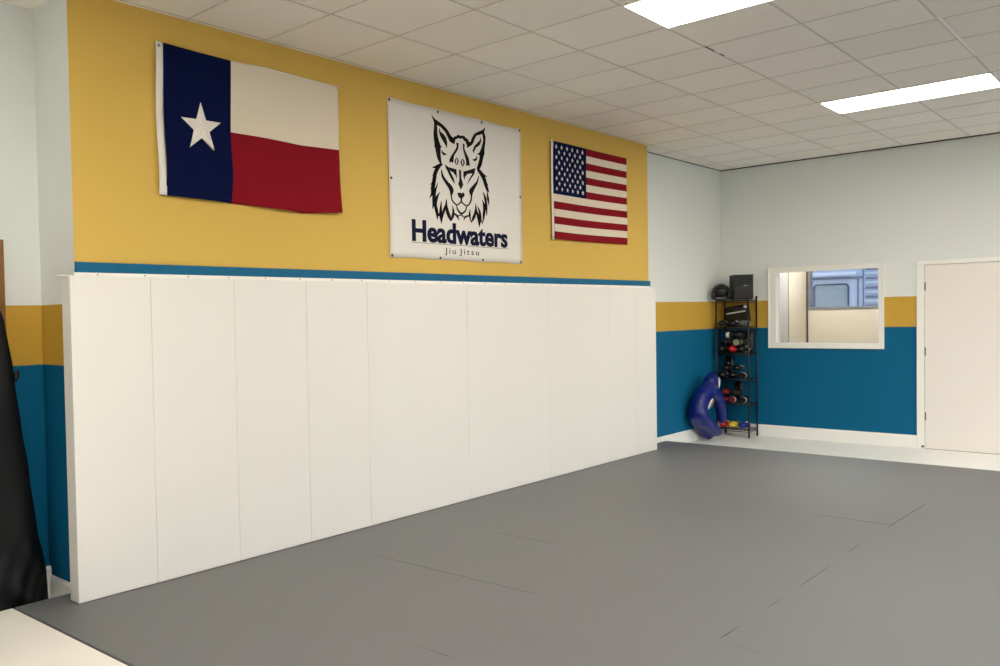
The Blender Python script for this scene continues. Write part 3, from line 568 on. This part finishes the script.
ed.tube([(3.37+i*.096, YW-.020-.004*math.sin(i*.7), interp(TT, 3.37+i*.096)-.003) for i in range(11)], .005, n=6)
ed.tube([(4.321, YW-.018, 3.256-.444*i/6) for i in range(7)], .005, n=6)
rehome(ed.build('hem', 'canvas', tx), tx)

tx.location.x += FX
us = thing('flag', 'striped flag with rows of small white stars on a navy corner', 'flag', (7.9, YW-.004, 2.79)); 
UT = [(7.1, 3.244), (7.5, 3.246), (8.0, 3.243), (8.7, 3.247)]
UB = [(7.1, 2.326), (7.6, 2.322), (8.2, 2.328), (8.7, 2.336)]
def wu(u, v): return .009+.004*math.sin(4*u+1)+.005*v*math.sin(7*u+2*v)
rehome(cloth('cloth', us, ['flag_red', 'flag_white', 'flag_navy'], 100, 52, 7.182, 8.645, UT, UB, wu, lambda u, v: 2 if (u < .425 and v < 7/13) else int(v*13) % 2), us)
rehome(cloth('header', us, ['canvas'], 4, 20, 7.150, 7.185, [(7, 3.252), (8, 3.252)], [(7, 2.315), (8, 2.315)], lambda u, v: .011, lambda u, v: 0, .003), us)
for z in (3.235, 2.34):
    rehome(grommet(7.166, z, YW-.019, us, .008), us)
    rehome(MB().tube([(7.166, YW-.0015, z), (7.166, YW-.021, z)], .003, n=10).build('nail', 'steel', us), us)
m = MB(); ch = 7/13*.92
for r in range(9):
    for c in range(6 if r % 2 == 0 else 5):
        x = 7.182+(.055+.097*c+(0 if r % 2 == 0 else .0485)); z = 3.246-ch*(r+1)/10
        m.prism(star(x, z, .0225, YW-.0235, 0), (0, .006, 0))
rehome(m.build('star_field', 'canvas', us), us)

us.location.x -= .026
# ================================================================== banner
BX, BZ, BW, BH = 4.857, 2.071, 1.786, 1.211
bn = thing('banner', 'white banner with animal head emblem and blue lettering', 'banner', (BX-.010, YW-.002, BZ))
m = MB(); nx, nz = 36, 24; rows = []
def by(u, v): return -.006-.0006*math.sin(PI*u*3)*math.sin(PI*v)
for t in (0, .002):
    rows.append([[m.bm.verts.new((BW*i/nx+.004*math.sin(3*j/nz), by(i/nx, j/nz)+t, BH*j/nz-.006*math.sin(PI*3*i/nx)**2*(1 if j == nz else (-1 if j == 0 else 0)))) for i in range(nx+1)] for j in range(nz+1)])
for s_, R in enumerate(rows):
    for j in range(nz):
        for i in range(nx):
            q = (R[j][i], R[j][i+1], R[j+1][i+1], R[j+1][i]); m.bm.faces.new(q if s_ == 0 else q[::-1]).smooth = True
A, B = rows
for j in range(nz):
    for i in (0, nx): m.bm.faces.new((A[j][i], A[j+1][i], B[j+1][i], B[j][i]))
for i in range(nx):
    for j in (0, nz): m.bm.faces.new((A[j][i], A[j][i+1], B[j][i+1], B[j][i]))
m.build('sheet', 'banner', bn)
for x, z in ((.018, 1.194), (.604, 1.188), (1.197, 1.188), (1.77, 1.198), (.026, .603), (1.765, .6), (.021, .016), (.606, .016), (1.185, .018), (1.758, .016)): grommet(x, z, -.0066, bn, .012)
em = MB(); FY = -.0074
for pl in LOGO: em.face([(a/1000, FY, b/1000) for a, b in pl])
eo = em.build('animal_emblem', 'ink_black', bn, normals=False)
def lettering(txt, x0, x1, z0, z1, bold, m_, parent, space=1.0, name='lettering', heavy=0):
    cu = bpy.data.curves.new('lettering', 'FONT'); cu.body = txt; cu.size = 1; cu.offset = bold; cu.space_character = space; cu.extrude = .0; cu.resolution_u = 4
    o = bpy.data.objects.new('tmp', cu); C.objects.link(o)
    dg = bpy.context.evaluated_depsgraph_get(); me = bpy.data.meshes.new_from_object(o.evaluated_get(dg))
    bpy.data.objects.remove(o); bpy.data.curves.remove(cu)
    xs = [v.co.x for v in me.vertices]; ys = [v.co.y for v in me.vertices]
    a, b, c, d = min(xs), max(xs), min(ys), max(ys)
    for v in me.vertices:
        v.co = (x0+(v.co.x-a)/(b-a)*(x1-x0), FY, z0+(v.co.y-c)/(d-c)*(z1-z0))
    if heavy:
        q = bmesh.new(); q.from_mesh(me); g_ = bmesh.ops.duplicate(q, geom=q.verts[:]+q.edges[:]+q.faces[:])
        bmesh.ops.translate(q, verts=[e for e in g_['geom'] if isinstance(e, bmesh.types.BMVert)], vec=(heavy, -.0001, 0)); q.to_mesh(me); q.free()
    me.materials.clear(); me.materials.append(M[m_])
    r = bpy.data.objects.new(name, me); C.objects.link(r); r.parent = parent
    return r
lettering('Headwaters', 5.112-BX, 6.408-BX, 2.205-BZ, 2.378-BZ, .030, 'ink_navy', bn, heavy=.006)['label'] = 'navy Headwaters lettering'
lettering('Jiu', 5.522-BX, 5.664-BX, 2.110-BZ, 2.172-BZ, .008, 'ink_black', bn, 1.35)['label'] = 'small dark word Jiu'
lettering('Jitsu', 5.716-BX, 5.986-BX, 2.110-BZ, 2.172-BZ, .008, 'ink_black', bn, 1.35)['label'] = 'small dark word Jitsu'
MB().box((5.10-BX, FY-.0002, 2.197-BZ), (6.433-BX, FY+.0006, 2.2-BZ)).build('rule_line', 'ink_black', bn)

# ================================================================== black cover in the near corner
def drape():
    XRt = [(0, 2.158), (.107, 2.150), (.231, 2.140), (.546, 2.092), (.937, 2.045), (1.321, 1.998), (1.645, 1.945), (1.725, 1.92), (1.80, 1.87), (1.88, 1.76), (1.93, 1.62), (1.945, 1.46)]
    m = MB(); rings = []; n = 96; xc = 1.45; nz = 70
    for j in range(nz+1):
        z = 1.945*(1-(1-j/nz)**1.15) if j else 0.0
        z = min(z, 1.944)
        w = interp(XRt, z)-xc; d = .088-.03*z/2
        r = []
        for i in range(n):
            a = 2*PI*i/n; c, s = math.cos(a), math.sin(a)
            e = .45
            px = w*math.copysign(abs(c)**e, c); py = d*math.copysign(abs(s)**e, s)
            low = max(0, 1-z/.75)
            fold = .012*low*math.sin(26*px+9*z*2+2*math.sin(5*z))+.006*math.sin(11*px-5*z)+.010*low*low*math.sin(55*px-22*z)
            if s < 0: py += fold-.004*low
            rr = .003*math.sin(9*z)+.002*math.sin(23*z+1)
            px += rr*(1 if c > 0 else -1)*abs(c)
            r.append(m.bm.verts.new((xc+px, 4.583+py, z)))
        rings.append(r)
    for a, b in zip(rings, rings[1:]):
        for k in range(n): m.bm.faces.new((a[k], a[(k+1) % n], b[(k+1) % n], b[k])).smooth = True
    m.bm.faces.new(rings[0][::-1]); m.bm.faces.new(rings[-1])
    root = thing('black_cover', 'black satin cover draped over a tall stand in the near left corner', 'cover', (1.45, 4.583, 0))
    rehome(m.build('cloth', 'black_cloth', root), root)
    t = MB().ellipsoid((1.992, 4.52, 1.34), (.016, .014, .035), rot=(0, .25, 0))
    rehome(t.build('pull_tab', 'black_cloth', root), root)
drape()
# ================================================================== corner rack and gear
RX0, RX1, RY0, RY1 = 11.235, 11.515, 4.035, 4.425
rack = thing('wire_rack', 'tall narrow black metal shelving rack in the far corner', 'rack', (11.375, 4.23, 0))
def rk(m, name, mt='black_metal'): return rehome(m.build(name, mt, rack), rack)
for x in (RX0, RX1):
    for y in (RY0, RY1):
        top = 1.768 if y == RY0 else 1.738
        rk(MB().tube([(x, y, .0), (x, y, top)], .0105, n=12), 'post')
        if y == RY0: rk(MB().ellipsoid((x, y, 1.778), (.016, .016, .012), u=12, v=8), 'post_cap')
SH = [1.742, 1.405, 1.075, .745, .435, .105]
for z in SH:
    m = MB()
    for x in (RX0, RX1): m.tube([(x, RY0, z-.006), (x, RY1, z-.006)], .006, n=8); m.tube([(x, RY0, z-.03), (x, RY1, z-.03)], .004, n=8)
    for y in (RY0, RY1): m.tube([(RX0, y, z-.006), (RX1, y, z-.006)], .006, n=8); m.tube([(RX0, y, z-.03), (RX1, y, z-.03)], .004, n=8)
    for k in range(1, 12):
        y = RY0+(RY1-RY0)*k/12; m.tube([(RX0, y, z-.003), (RX1, y, z-.003)], .003, n=6)
    rk(m, 'wire_shelf')

def drop(root, z):
    """lower a thing until it rests at height z"""
    bpy.context.view_layer.update()
    lo = 1e9
    for o in root.children_recursive:
        if o.type == 'MESH': lo = min(lo, min((o.matrix_world @ v.co).z for v in o.data.vertices))
    root.location.z += z-lo
    return root
def glove_parts(mitt, cuff, strap):
    t = thing('boxing_glove', '', 'boxing glove')
    def fist(c):
        x, y, z = c
        k = 1-.22*max(0, -x); z2 = z*(1-.12*max(0, x)) + (.10*x if x > 0 else 0)
        if z < -.55: z2 = -.55+(z2+.55)*.5
        return (x, y*k, z2)
    MB().ellipsoid((.075, 0, .062), (.105, .072, .062), fn=fist).build('mitt', mitt, t)
    MB().tube([(.0, .05, .05), (.05, .078, .055), (.095, .077, .058), (.125, .062, .06)], [.02, .03, .028, .016], n=12).build('thumb', mitt, t)
    MB().tube([(.01, 0, .058), (-.03, 0, .056), (-.075, 0, .056), (-.125, 0, .056), (-.13, 0, .056)], [.048, .047, .05, .054, .05], n=18).build('cuff', cuff, t)
    MB().tube([(-.045, 0, .056), (-.05, 0, .056), (-.095, 0, .056), (-.10, 0, .056)], [.05, .0545, .0565, .054], n=18).build('strap', strap, t)
    return t
GP = {}
def glove(key, label, x, y, z, yaw, s=.8, roll=0, pitch=0, group='boxing gloves on the corner rack'):
    if key not in GP: GP[key] = glove_parts(*key); t = GP[key]
    else: t = copy_tree(GP[key])
    t['label'] = label; t['group'] = group
    t.location = (x, y, z); t.rotation_euler = (roll, pitch, yaw); t.scale = (s, s, s)
    return drop(t, z)
K = 'black_leather'; W_ = 'white_leather'
# top tier: headgear and a black box
hg = thing('headgear', 'black rounded padded headgear on top of the rack', 'headgear', (11.215, 4.355, 1.75), (0, 0, PI+.4), )
MB().ellipsoid((0, 0, .10), (.125, .105, .10), fn=lambda c: (c.x*(1+.1*c.x), c.y, c.z if c.z > -.7 else -.7)).build('shell', K, hg)
for s in (1, -1): MB().ellipsoid((.05, s*.085, .055), (.07, .03, .06), rot=(0, .3, 0)).build('cheek_pad', K, hg)
MB().tube([(.085, -.07, .135), (.115, -.03, .15), (.12, 0, .152), (.115, .03, .15), (.085, .07, .135)], [.018, .024, .025, .024, .018]).build('brow_pad', K, hg)
MB().tube([(.02, -.095, .03), (.06, -.05, -.0), (.07, 0, -.005), (.06, .05, -.0), (.02, .095, .03)], .008).build('chin_strap', K, hg)
drop(hg, 1.743)
spk = thing('box_speaker', 'black box speaker with small badge on top of the rack', 'speaker', (11.372, 4.162, 1.743), (0, 0, math.radians(35)))
MB().box((-.095, -.115, .008), (.105, .115, .305), bevel=.008).build('cabinet', 'black_plastic', spk)
m = MB().box((-.101, -.108, .02), (-.095, .108, .165), bevel=.002)
m.build('grille', 'black_plastic', spk)
m = MB()
for k in range(6): m.box((-.100, -.106, .20+k*.016), (-.094, .106, .208+k*.016), bevel=.001)
m.build('vent_slats', 'black_plastic', spk)
MB().box((-.1015, -.045, .178), (-.0945, .0, .184)).build('badge', 'white_leather', spk)
MB().box((-.108, -.118, .302), (.108, .118, .318), bevel=.005).build('lid', 'black_plastic', spk)
for x in (-.08, .08):
    for y in (-.09, .09): MB().tube([(x, y, 0), (x, y, .01)], .012).build('foot', 'grey_rubber', spk)

# second tier: kick shield, small gloves
ks = thing('kick_shield', 'black kick shield with a slanted white stripe on the second tier', 'kick shield', (11.462, 4.23, 1.41), (math.radians(-9), math.radians(4), 0))
MB().box((-.03, -.15, 0), (.03, .15, .245), bevel=.025, seg=4).build('pad', K, ks)
MB().box((-.0325, -.115, .148), (-.0295, .125, .166), bevel=.001).build('stripe', W_, ks)
MB().tube([(.03, -.06, .06), (.045, -.05, .1), (.045, .05, .1), (.03, .06, .06)], .008).build('handle', K, ks)
MB().ellipsoid((-.032, -.118, .212), (.006, .022, .022)).build('corner_patch', W_, ks)
drop(ks, 1.408)
TIERS = [   # shelf height, then (look, label, y, layer, yaw offset)
 (1.406, .66, 11.315, [((K, W_, W_), 'black glove with white cuff and strap at left of the second tier', 4.368, 0, .15), ((K, K, W_), 'black glove with white strap under the kick shield on second tier', 4.23, 0, .0),
          (('grey_rubber', W_, K), 'grey glove beside the right posts on the second tier', 4.105, 0, -.1)]),
 (1.076, .71, 11.325, [((K, K, K), 'all black glove at bottom left of the third tier', 4.368, 0, .05), (('red_leather', 'red_leather', K), 'bright red boxing glove in the middle of the third tier', 4.243, 0, .05),
          ((K, K, W_), 'black glove with white strap at bottom right of the third tier', 4.118, 0, -.1), ((K, K, 'olive_leather'), 'black glove with olive strap stacked on top left in third tier', 4.335, 1, .2),
          ((K, 'olive_leather', K), 'black glove with olive cuff stacked on top right in third tier', 4.165, 1, PI-.2), ((K, K, W_), 'black glove with white strap crowning the third tier stack', 4.25, 2, PI/2)]),
 (.746, .71, 11.325, [((K, K, W_), 'black glove with white strap at left of the fourth tier', 4.368, 0, .1), ((K, K, 'olive_leather'), 'black glove with pale strap in the middle of fourth tier', 4.243, 0, .1),
          ((K, K, W_), 'black glove with white strap at right of the fourth tier', 4.118, 0, PI+.1), ((K, K, K), 'all black glove stacked on top in the fourth tier', 4.32, 1, .15), ((K, K, 'olive_leather'), 'black glove with pale strap stacked on top right in fourth tier', 4.18, 1, .05)]),
 (.436, .71, 11.325, [(('dark_red_leather', K, K), 'dark red glove with black cuff at bottom left of fifth tier', 4.368, 0, .1), ((K, 'dark_red_leather', W_), 'black glove with dark red cuff in the middle of fifth tier', 4.243, 0, PI),
          ((K, K, W_), 'black glove with white strap at bottom right of the fifth tier', 4.118, 0, PI+.05), (('dark_red_leather', 'dark_red_leather', K), 'all dark red glove stacked on top left in fifth tier', 4.335, 1, .2),
          ((K, 'dark_red_leather', K), 'black glove with dark red cuff stacked on top in fifth tier', 4.20, 1, .0)]),
 (.106, .735, 11.345, [(('red_leather', 'red_leather', 'yellow_leather'), 'bright red boxing glove on the bottom tier beside the dummy', 4.368, 0, .03), (('yellow_leather', 'yellow_leather', K), 'yellow boxing glove on the bottom tier of the rack', 4.244, 0, .0),
          (('blue_leather', 'blue_leather', W_), 'blue boxing glove on the bottom tier of the rack', 4.122, 0, -.03)])]
for zs, s, x, items in TIERS:
    for look, label, y, layer, dy in items:
        glove(look, label, x-.012*layer, y, zs+layer*.128*s, PI+dy, s)
def shin_guard(label, y, z, strap):
    t = thing('shin_guard', label, 'shin guard', (11.475, y, z), (0, math.radians(4), 0), group='shin guards standing on the corner rack')
    m = MB(); n = 9; hts = [0, .03, .12, .22, .27]; wd_ = [.045, .05, .054, .058, .05]
    for s_ in (0, 1):
        R_ = []
        for hz, w in zip(hts, wd_):
            R_.append([m.bm.verts.new((-(w*.7-.012*s_)*math.cos((k/(n-1)-.5)*2.6)+.02, (w-.008*s_)*math.sin((k/(n-1)-.5)*2.6), hz)) for k in range(n)])
        for a, b_ in zip(R_, R_[1:]):
            for k in range(n-1): m.bm.faces.new((a[k], a[k+1], b_[k+1], b_[k])).smooth = True
        if s_ == 0: F_ = R_
        else:
            for a, b_ in ((F_[0], R_[0]), (F_[-1], R_[-1])):
                for k in range(n-1): m.bm.faces.new((a[k], a[k+1], b_[k+1], b_[k]))
            for k in (0, n-1):
                for j_ in range(len(hts)-1): m.bm.faces.new((F_[j_][k], F_[j_+1][k], R_[j_+1][k], R_[j_][k]))
    m.build('shell', K, t)
    for dy in (-.018, .018): MB().tube([(-.018, dy, .04), (-.022, dy, .13), (-.022, dy, .24)], [.010, .014, .011], n=10).build('ridge_pad', K, t)
    MB().box((-.027, -.03, .165), (-.021, .03, .185), bevel=.002).build('strap', strap, t)
    return drop(t, z)
for lb, y, z, st in (('black shin guard behind gloves at left of the third tier', 4.355, 1.076, W_), ('black shin guard behind gloves in the middle of third tier', 4.235, 1.076, K),
                     ('black shin guard behind gloves at right of the third tier', 4.115, 1.076, W_), ('black shin guard standing at left of the fourth tier', 4.36, .746, W_),
                     ('black shin guard standing behind gloves on the fifth tier', 4.25, .436, K)):
    shin_guard(lb, y, z, st)
# ================================================================== grappling dummy
dm = thing('grappling_dummy', 'blue vinyl grappling dummy hunched over against the corner rack', 'dummy', (10.6, 4.33, 0))
def fused(name, limbs, mtl, parent, vox=.016, it=14):
    """limbs of ((x,y,z), radius) grown as round sausages and melted into one skin"""
    m = MB()
    for ch in limbs:
        for (p, r) in ch: m.ellipsoid(p, (r, r, r), u=16, v=10)
        for (p, r), (q, s) in zip(ch, ch[1:]): m.tube([p, q], [r, s], n=16)
    me = bpy.data.meshes.new(name); m.bm.to_mesh(me); m.bm.free()
    o = bpy.data.objects.new(name, me); C.objects.link(o)
    rm = o.modifiers.new('melt', 'REMESH'); rm.mode = 'VOXEL'; rm.voxel_size = vox; rm.use_smooth_shade = True
    sm = o.modifiers.new('smooth', 'SMOOTH'); sm.factor = .5; sm.iterations = it
    dg = bpy.context.evaluated_depsgraph_get(); m2 = bpy.data.meshes.new_from_object(o.evaluated_get(dg))
    bpy.data.objects.remove(o)
    for p in m2.polygons: p.use_smooth = True
    m2.materials.clear(); m2.materials.append(M[mtl])
    r = bpy.data.objects.new(name, m2); C.objects.link(r); r.parent = parent
    return rehome(r, parent)
yb = 4.335
fused('body', [
    [((10.43, yb, .40), .104), ((10.455, yb, .47), .108), ((10.53, yb-.005, .565), .108), ((10.66, yb-.01, .64), .106), ((10.74, yb-.015, .67), .095)],
    [((10.74, yb-.015, .665), .085), ((10.77, yb-.02, .735), .096), ((10.81, yb-.02, .79), .076)],
    [((10.43, yb-.04, .37), .098), ((10.49, yb-.045, .30), .090), ((10.60, yb-.05, .235), .080), ((10.75, yb-.055, .165), .072), ((10.86, yb-.06, .12), .064)],
    [((10.43, yb+.03, .36), .095), ((10.51, yb+.04, .28), .086), ((10.63, yb+.045, .20), .078), ((10.77, yb+.045, .115), .072), ((10.85, yb+.045, .078), .068)],
    [((10.68, yb-.05, .63), .095), ((10.80, yb-.07, .57), .084), ((10.90, yb-.08, .46), .074), ((10.945, yb-.08, .35), .064), ((10.965, yb-.075, .26), .056)],
    [((10.70, yb+.04, .58), .075), ((10.74, yb+.055, .51), .06), ((10.77, yb+.055, .43), .05)]], 'blue_vinyl', dm)
fs = MB().tube([(10.835, yb-.095, .80), (10.80, yb-.113, .765), (10.785, yb-.116, .71), (10.80, yb-.106, .66)], [.006, .012, .012, .006], n=10)
rehome(fs.build('face_stripe', 'white_leather', dm), dm)
pt = MB().ellipsoid((10.545, yb-.106, .495), (.085, .014, .062), rot=(.35, -.5, 0)); rehome(pt.build('sleeve_ring', 'white_leather', dm), dm)
pt = MB().ellipsoid((10.557, yb-.115, .497), (.062, .012, .044), rot=(.35, -.5, 0)); rehome(pt.build('emblem', 'patch', dm), dm)

drop(dm, .001)

# ================================================================== room behind the window and the trailer outside
LX0, LX1, LY0, LY1, LZ = XR+.12, 14.0, .6, 4.225, 2.75
box_struct('floor_lobby', (LX0, LY0-.1, -.06), (LX1+.12, LY1+.1, 0), 'cream_floor')
box_struct('ceiling_lobby', (LX0, LY0-.1, LZ), (LX1+.12, LY1+.1, LZ+.06), 'pale')
box_struct('wall_lobby_left', (LX0, LY1, 0), (LX1+.12, LY1+.1, LZ), 'lobby_grey')
box_struct('wall_lobby_right', (LX0, LY0-.1, 0), (LX1+.12, LY0, LZ), 'lobby_beige')
box_struct('trim_4', (13.28, LY1-.012, 0), (LX1, LY1, LZ), 'lobby_beige')
LW = (1.2, 4.178, 1.608, 2.55)
struct(holed(LX1, LX1+.12, LY0, LY1, 0, LZ, [LW]).build('wall_lobby_far', 'lobby_beige'))
box_struct('corner_dark_strip', (LX1-.012, 4.18, 0), (LX1, 4.20, LZ), 'dark_gap')  # thin dark strip down the corner of the room behind the window
w2 = struct(ring(MB(), LX1-.014, LX1+.1, (1.2, 4.176, 1.604, 2.55), (1.24, 4.146, 1.636, 2.51)).build('window_2', 'sill_grey'))
MB().box((LX1+.05, 1.24, 1.636), (LX1+.056, 4.146, 2.51)).build('pane', 'glass', w2)
t = copy_tree(near); t.location = (12.9, 2.9, LZ); t['label'] = 'ceiling light in the small room near its outer window'
box_struct('ground', (-40, -40, -.2), (60, 40, -.1), 'asphalt')
rv = thing('trailer', 'pale blue trailer with a round cornered window seen through the interior window', 'trailer', (17, 4.5, -.1))
def rp(m, n, mt, parent=None): 
    o = m.build(n, mt, rv); return rehome(o, rv)
rp(MB().box((17, 1.2, .55), (19.3, 8.5, 2.95), bevel=.06, seg=3), 'body', 'rv_body')
def rrect(y0, y1, z0, z1, r, x, n=6):
    P = []
    for cy, cz, a0 in ((y1-r, z1-r, 0), (y0+r, z1-r, PI/2), (y0+r, z0+r, PI), (y1-r, z0+r, 1.5*PI)):
        for k in range(n+1): a = a0+PI/2*k/n; P.append((x, cy+r*math.cos(a), cz+r*math.sin(a)))
    return P
m = MB(); a = rrect(4.42, 4.985, 1.38, 2.045, .07, 16.975); b = rrect(4.445, 4.96, 1.405, 2.02, .05, 16.975)
va = [m.bm.verts.new(q) for q in a]; vb = [m.bm.verts.new(q) for q in b]; vc = [m.bm.verts.new((17.0, q[1], q[2])) for q in a]; vd = [m.bm.verts.new((17.0, q[1], q[2])) for q in b]
for i in range(len(a)):
    j = (i+1) % len(a)
    for q in ((va[i], va[j], vb[j], vb[i]), (va[i], vc[i], vc[j], va[j]), (vb[i], vb[j], vd[j], vd[i])): m.bm.faces.new(q)
rp(m, 'window_frame', 'rv_trim')
rp(MB().prism(rrect(4.445, 4.96, 1.405, 2.02, .05, 16.99), (.008, 0, 0)), 'window_pane', 'rv_pane')
rp(MB().box((16.955, 4.22, 2.12), (17.0, 8.3, 2.155), bevel=.006), 'awning_rail', 'rv_strip')
rp(MB().tube([(16.9, 4.3, 2.205), (16.9, 8.2, 2.205)], .035, n=14), 'awning_roll', 'rv_body')
rp(MB().box((16.985, 4.275, .7), (17.0, 4.30, 2.12)).box((16.985, 4.20, .7), (17.0, 4.215, 2.3)), 'seam_strip', 'rv_strip')
for k in range(18):
    z = 1.30+k*.08
    rp(MB().box((16.965, 3.0, z), (17.0, 4.17, z+.04), bevel=.008), 'louver', 'rv_strip' if k % 2 == 0 else 'rv_body')

# ================================================================== light from outside, camera, view
wd = bpy.data.worlds.new('World'); S.world = wd; wd.use_nodes = True
nt = wd.node_tree; bg = nt.nodes['Background']
sk = nt.nodes.new('ShaderNodeTexSky'); sk.sky_type = 'NISHITA'; sk.sun_elevation = math.radians(38); sk.sun_rotation = math.radians(200); sk.sun_disc = False
nt.links.new(sk.outputs[0], bg.inputs[0]); bg.inputs[1].default_value = .36

sun = bpy.data.lights.new('sun', 'SUN'); sun.energy = 3.2; sun.angle = .01; sun.color = (1, .95, .88)
so = bpy.data.objects.new('sun', sun); C.objects.link(so); so.rotation_euler = Vector((-.22, -.75, -1.0)).to_track_quat('-Z', 'Y').to_euler()

F, yaw, pitch, roll, CX, CY = 849.625, .81332, -.02657, -.02141, 318.462, 341.7315
f = Vector((math.cos(yaw)*math.cos(pitch), math.sin(yaw)*math.cos(pitch), math.sin(pitch)))
r = Vector((math.sin(yaw), -math.cos(yaw), 0)); u = r.cross(f)
c, s = math.cos(roll), math.sin(roll)
r2, u2 = c*r+s*u, -s*r+c*u
cam = bpy.data.cameras.new('camera'); co = bpy.data.objects.new('camera', cam); C.objects.link(co)
mw = Matrix((r2, u2, -f)).transposed().to_4x4(); mw.translation = (0, 0, H)
co.matrix_world = mw
cam.sensor_width = 36; cam.lens = F*36/1000; cam.shift_x = (500-CX)/1000; cam.shift_y = (CY-333)/1000
cam.clip_start = .02; cam.clip_end = 200
S.camera = co
vs = S.view_settings; vs.view_transform = 'Standard'; vs.look = 'None'; vs.exposure = 0.2; vs.gamma = 1; vs.use_curve_mapping = False
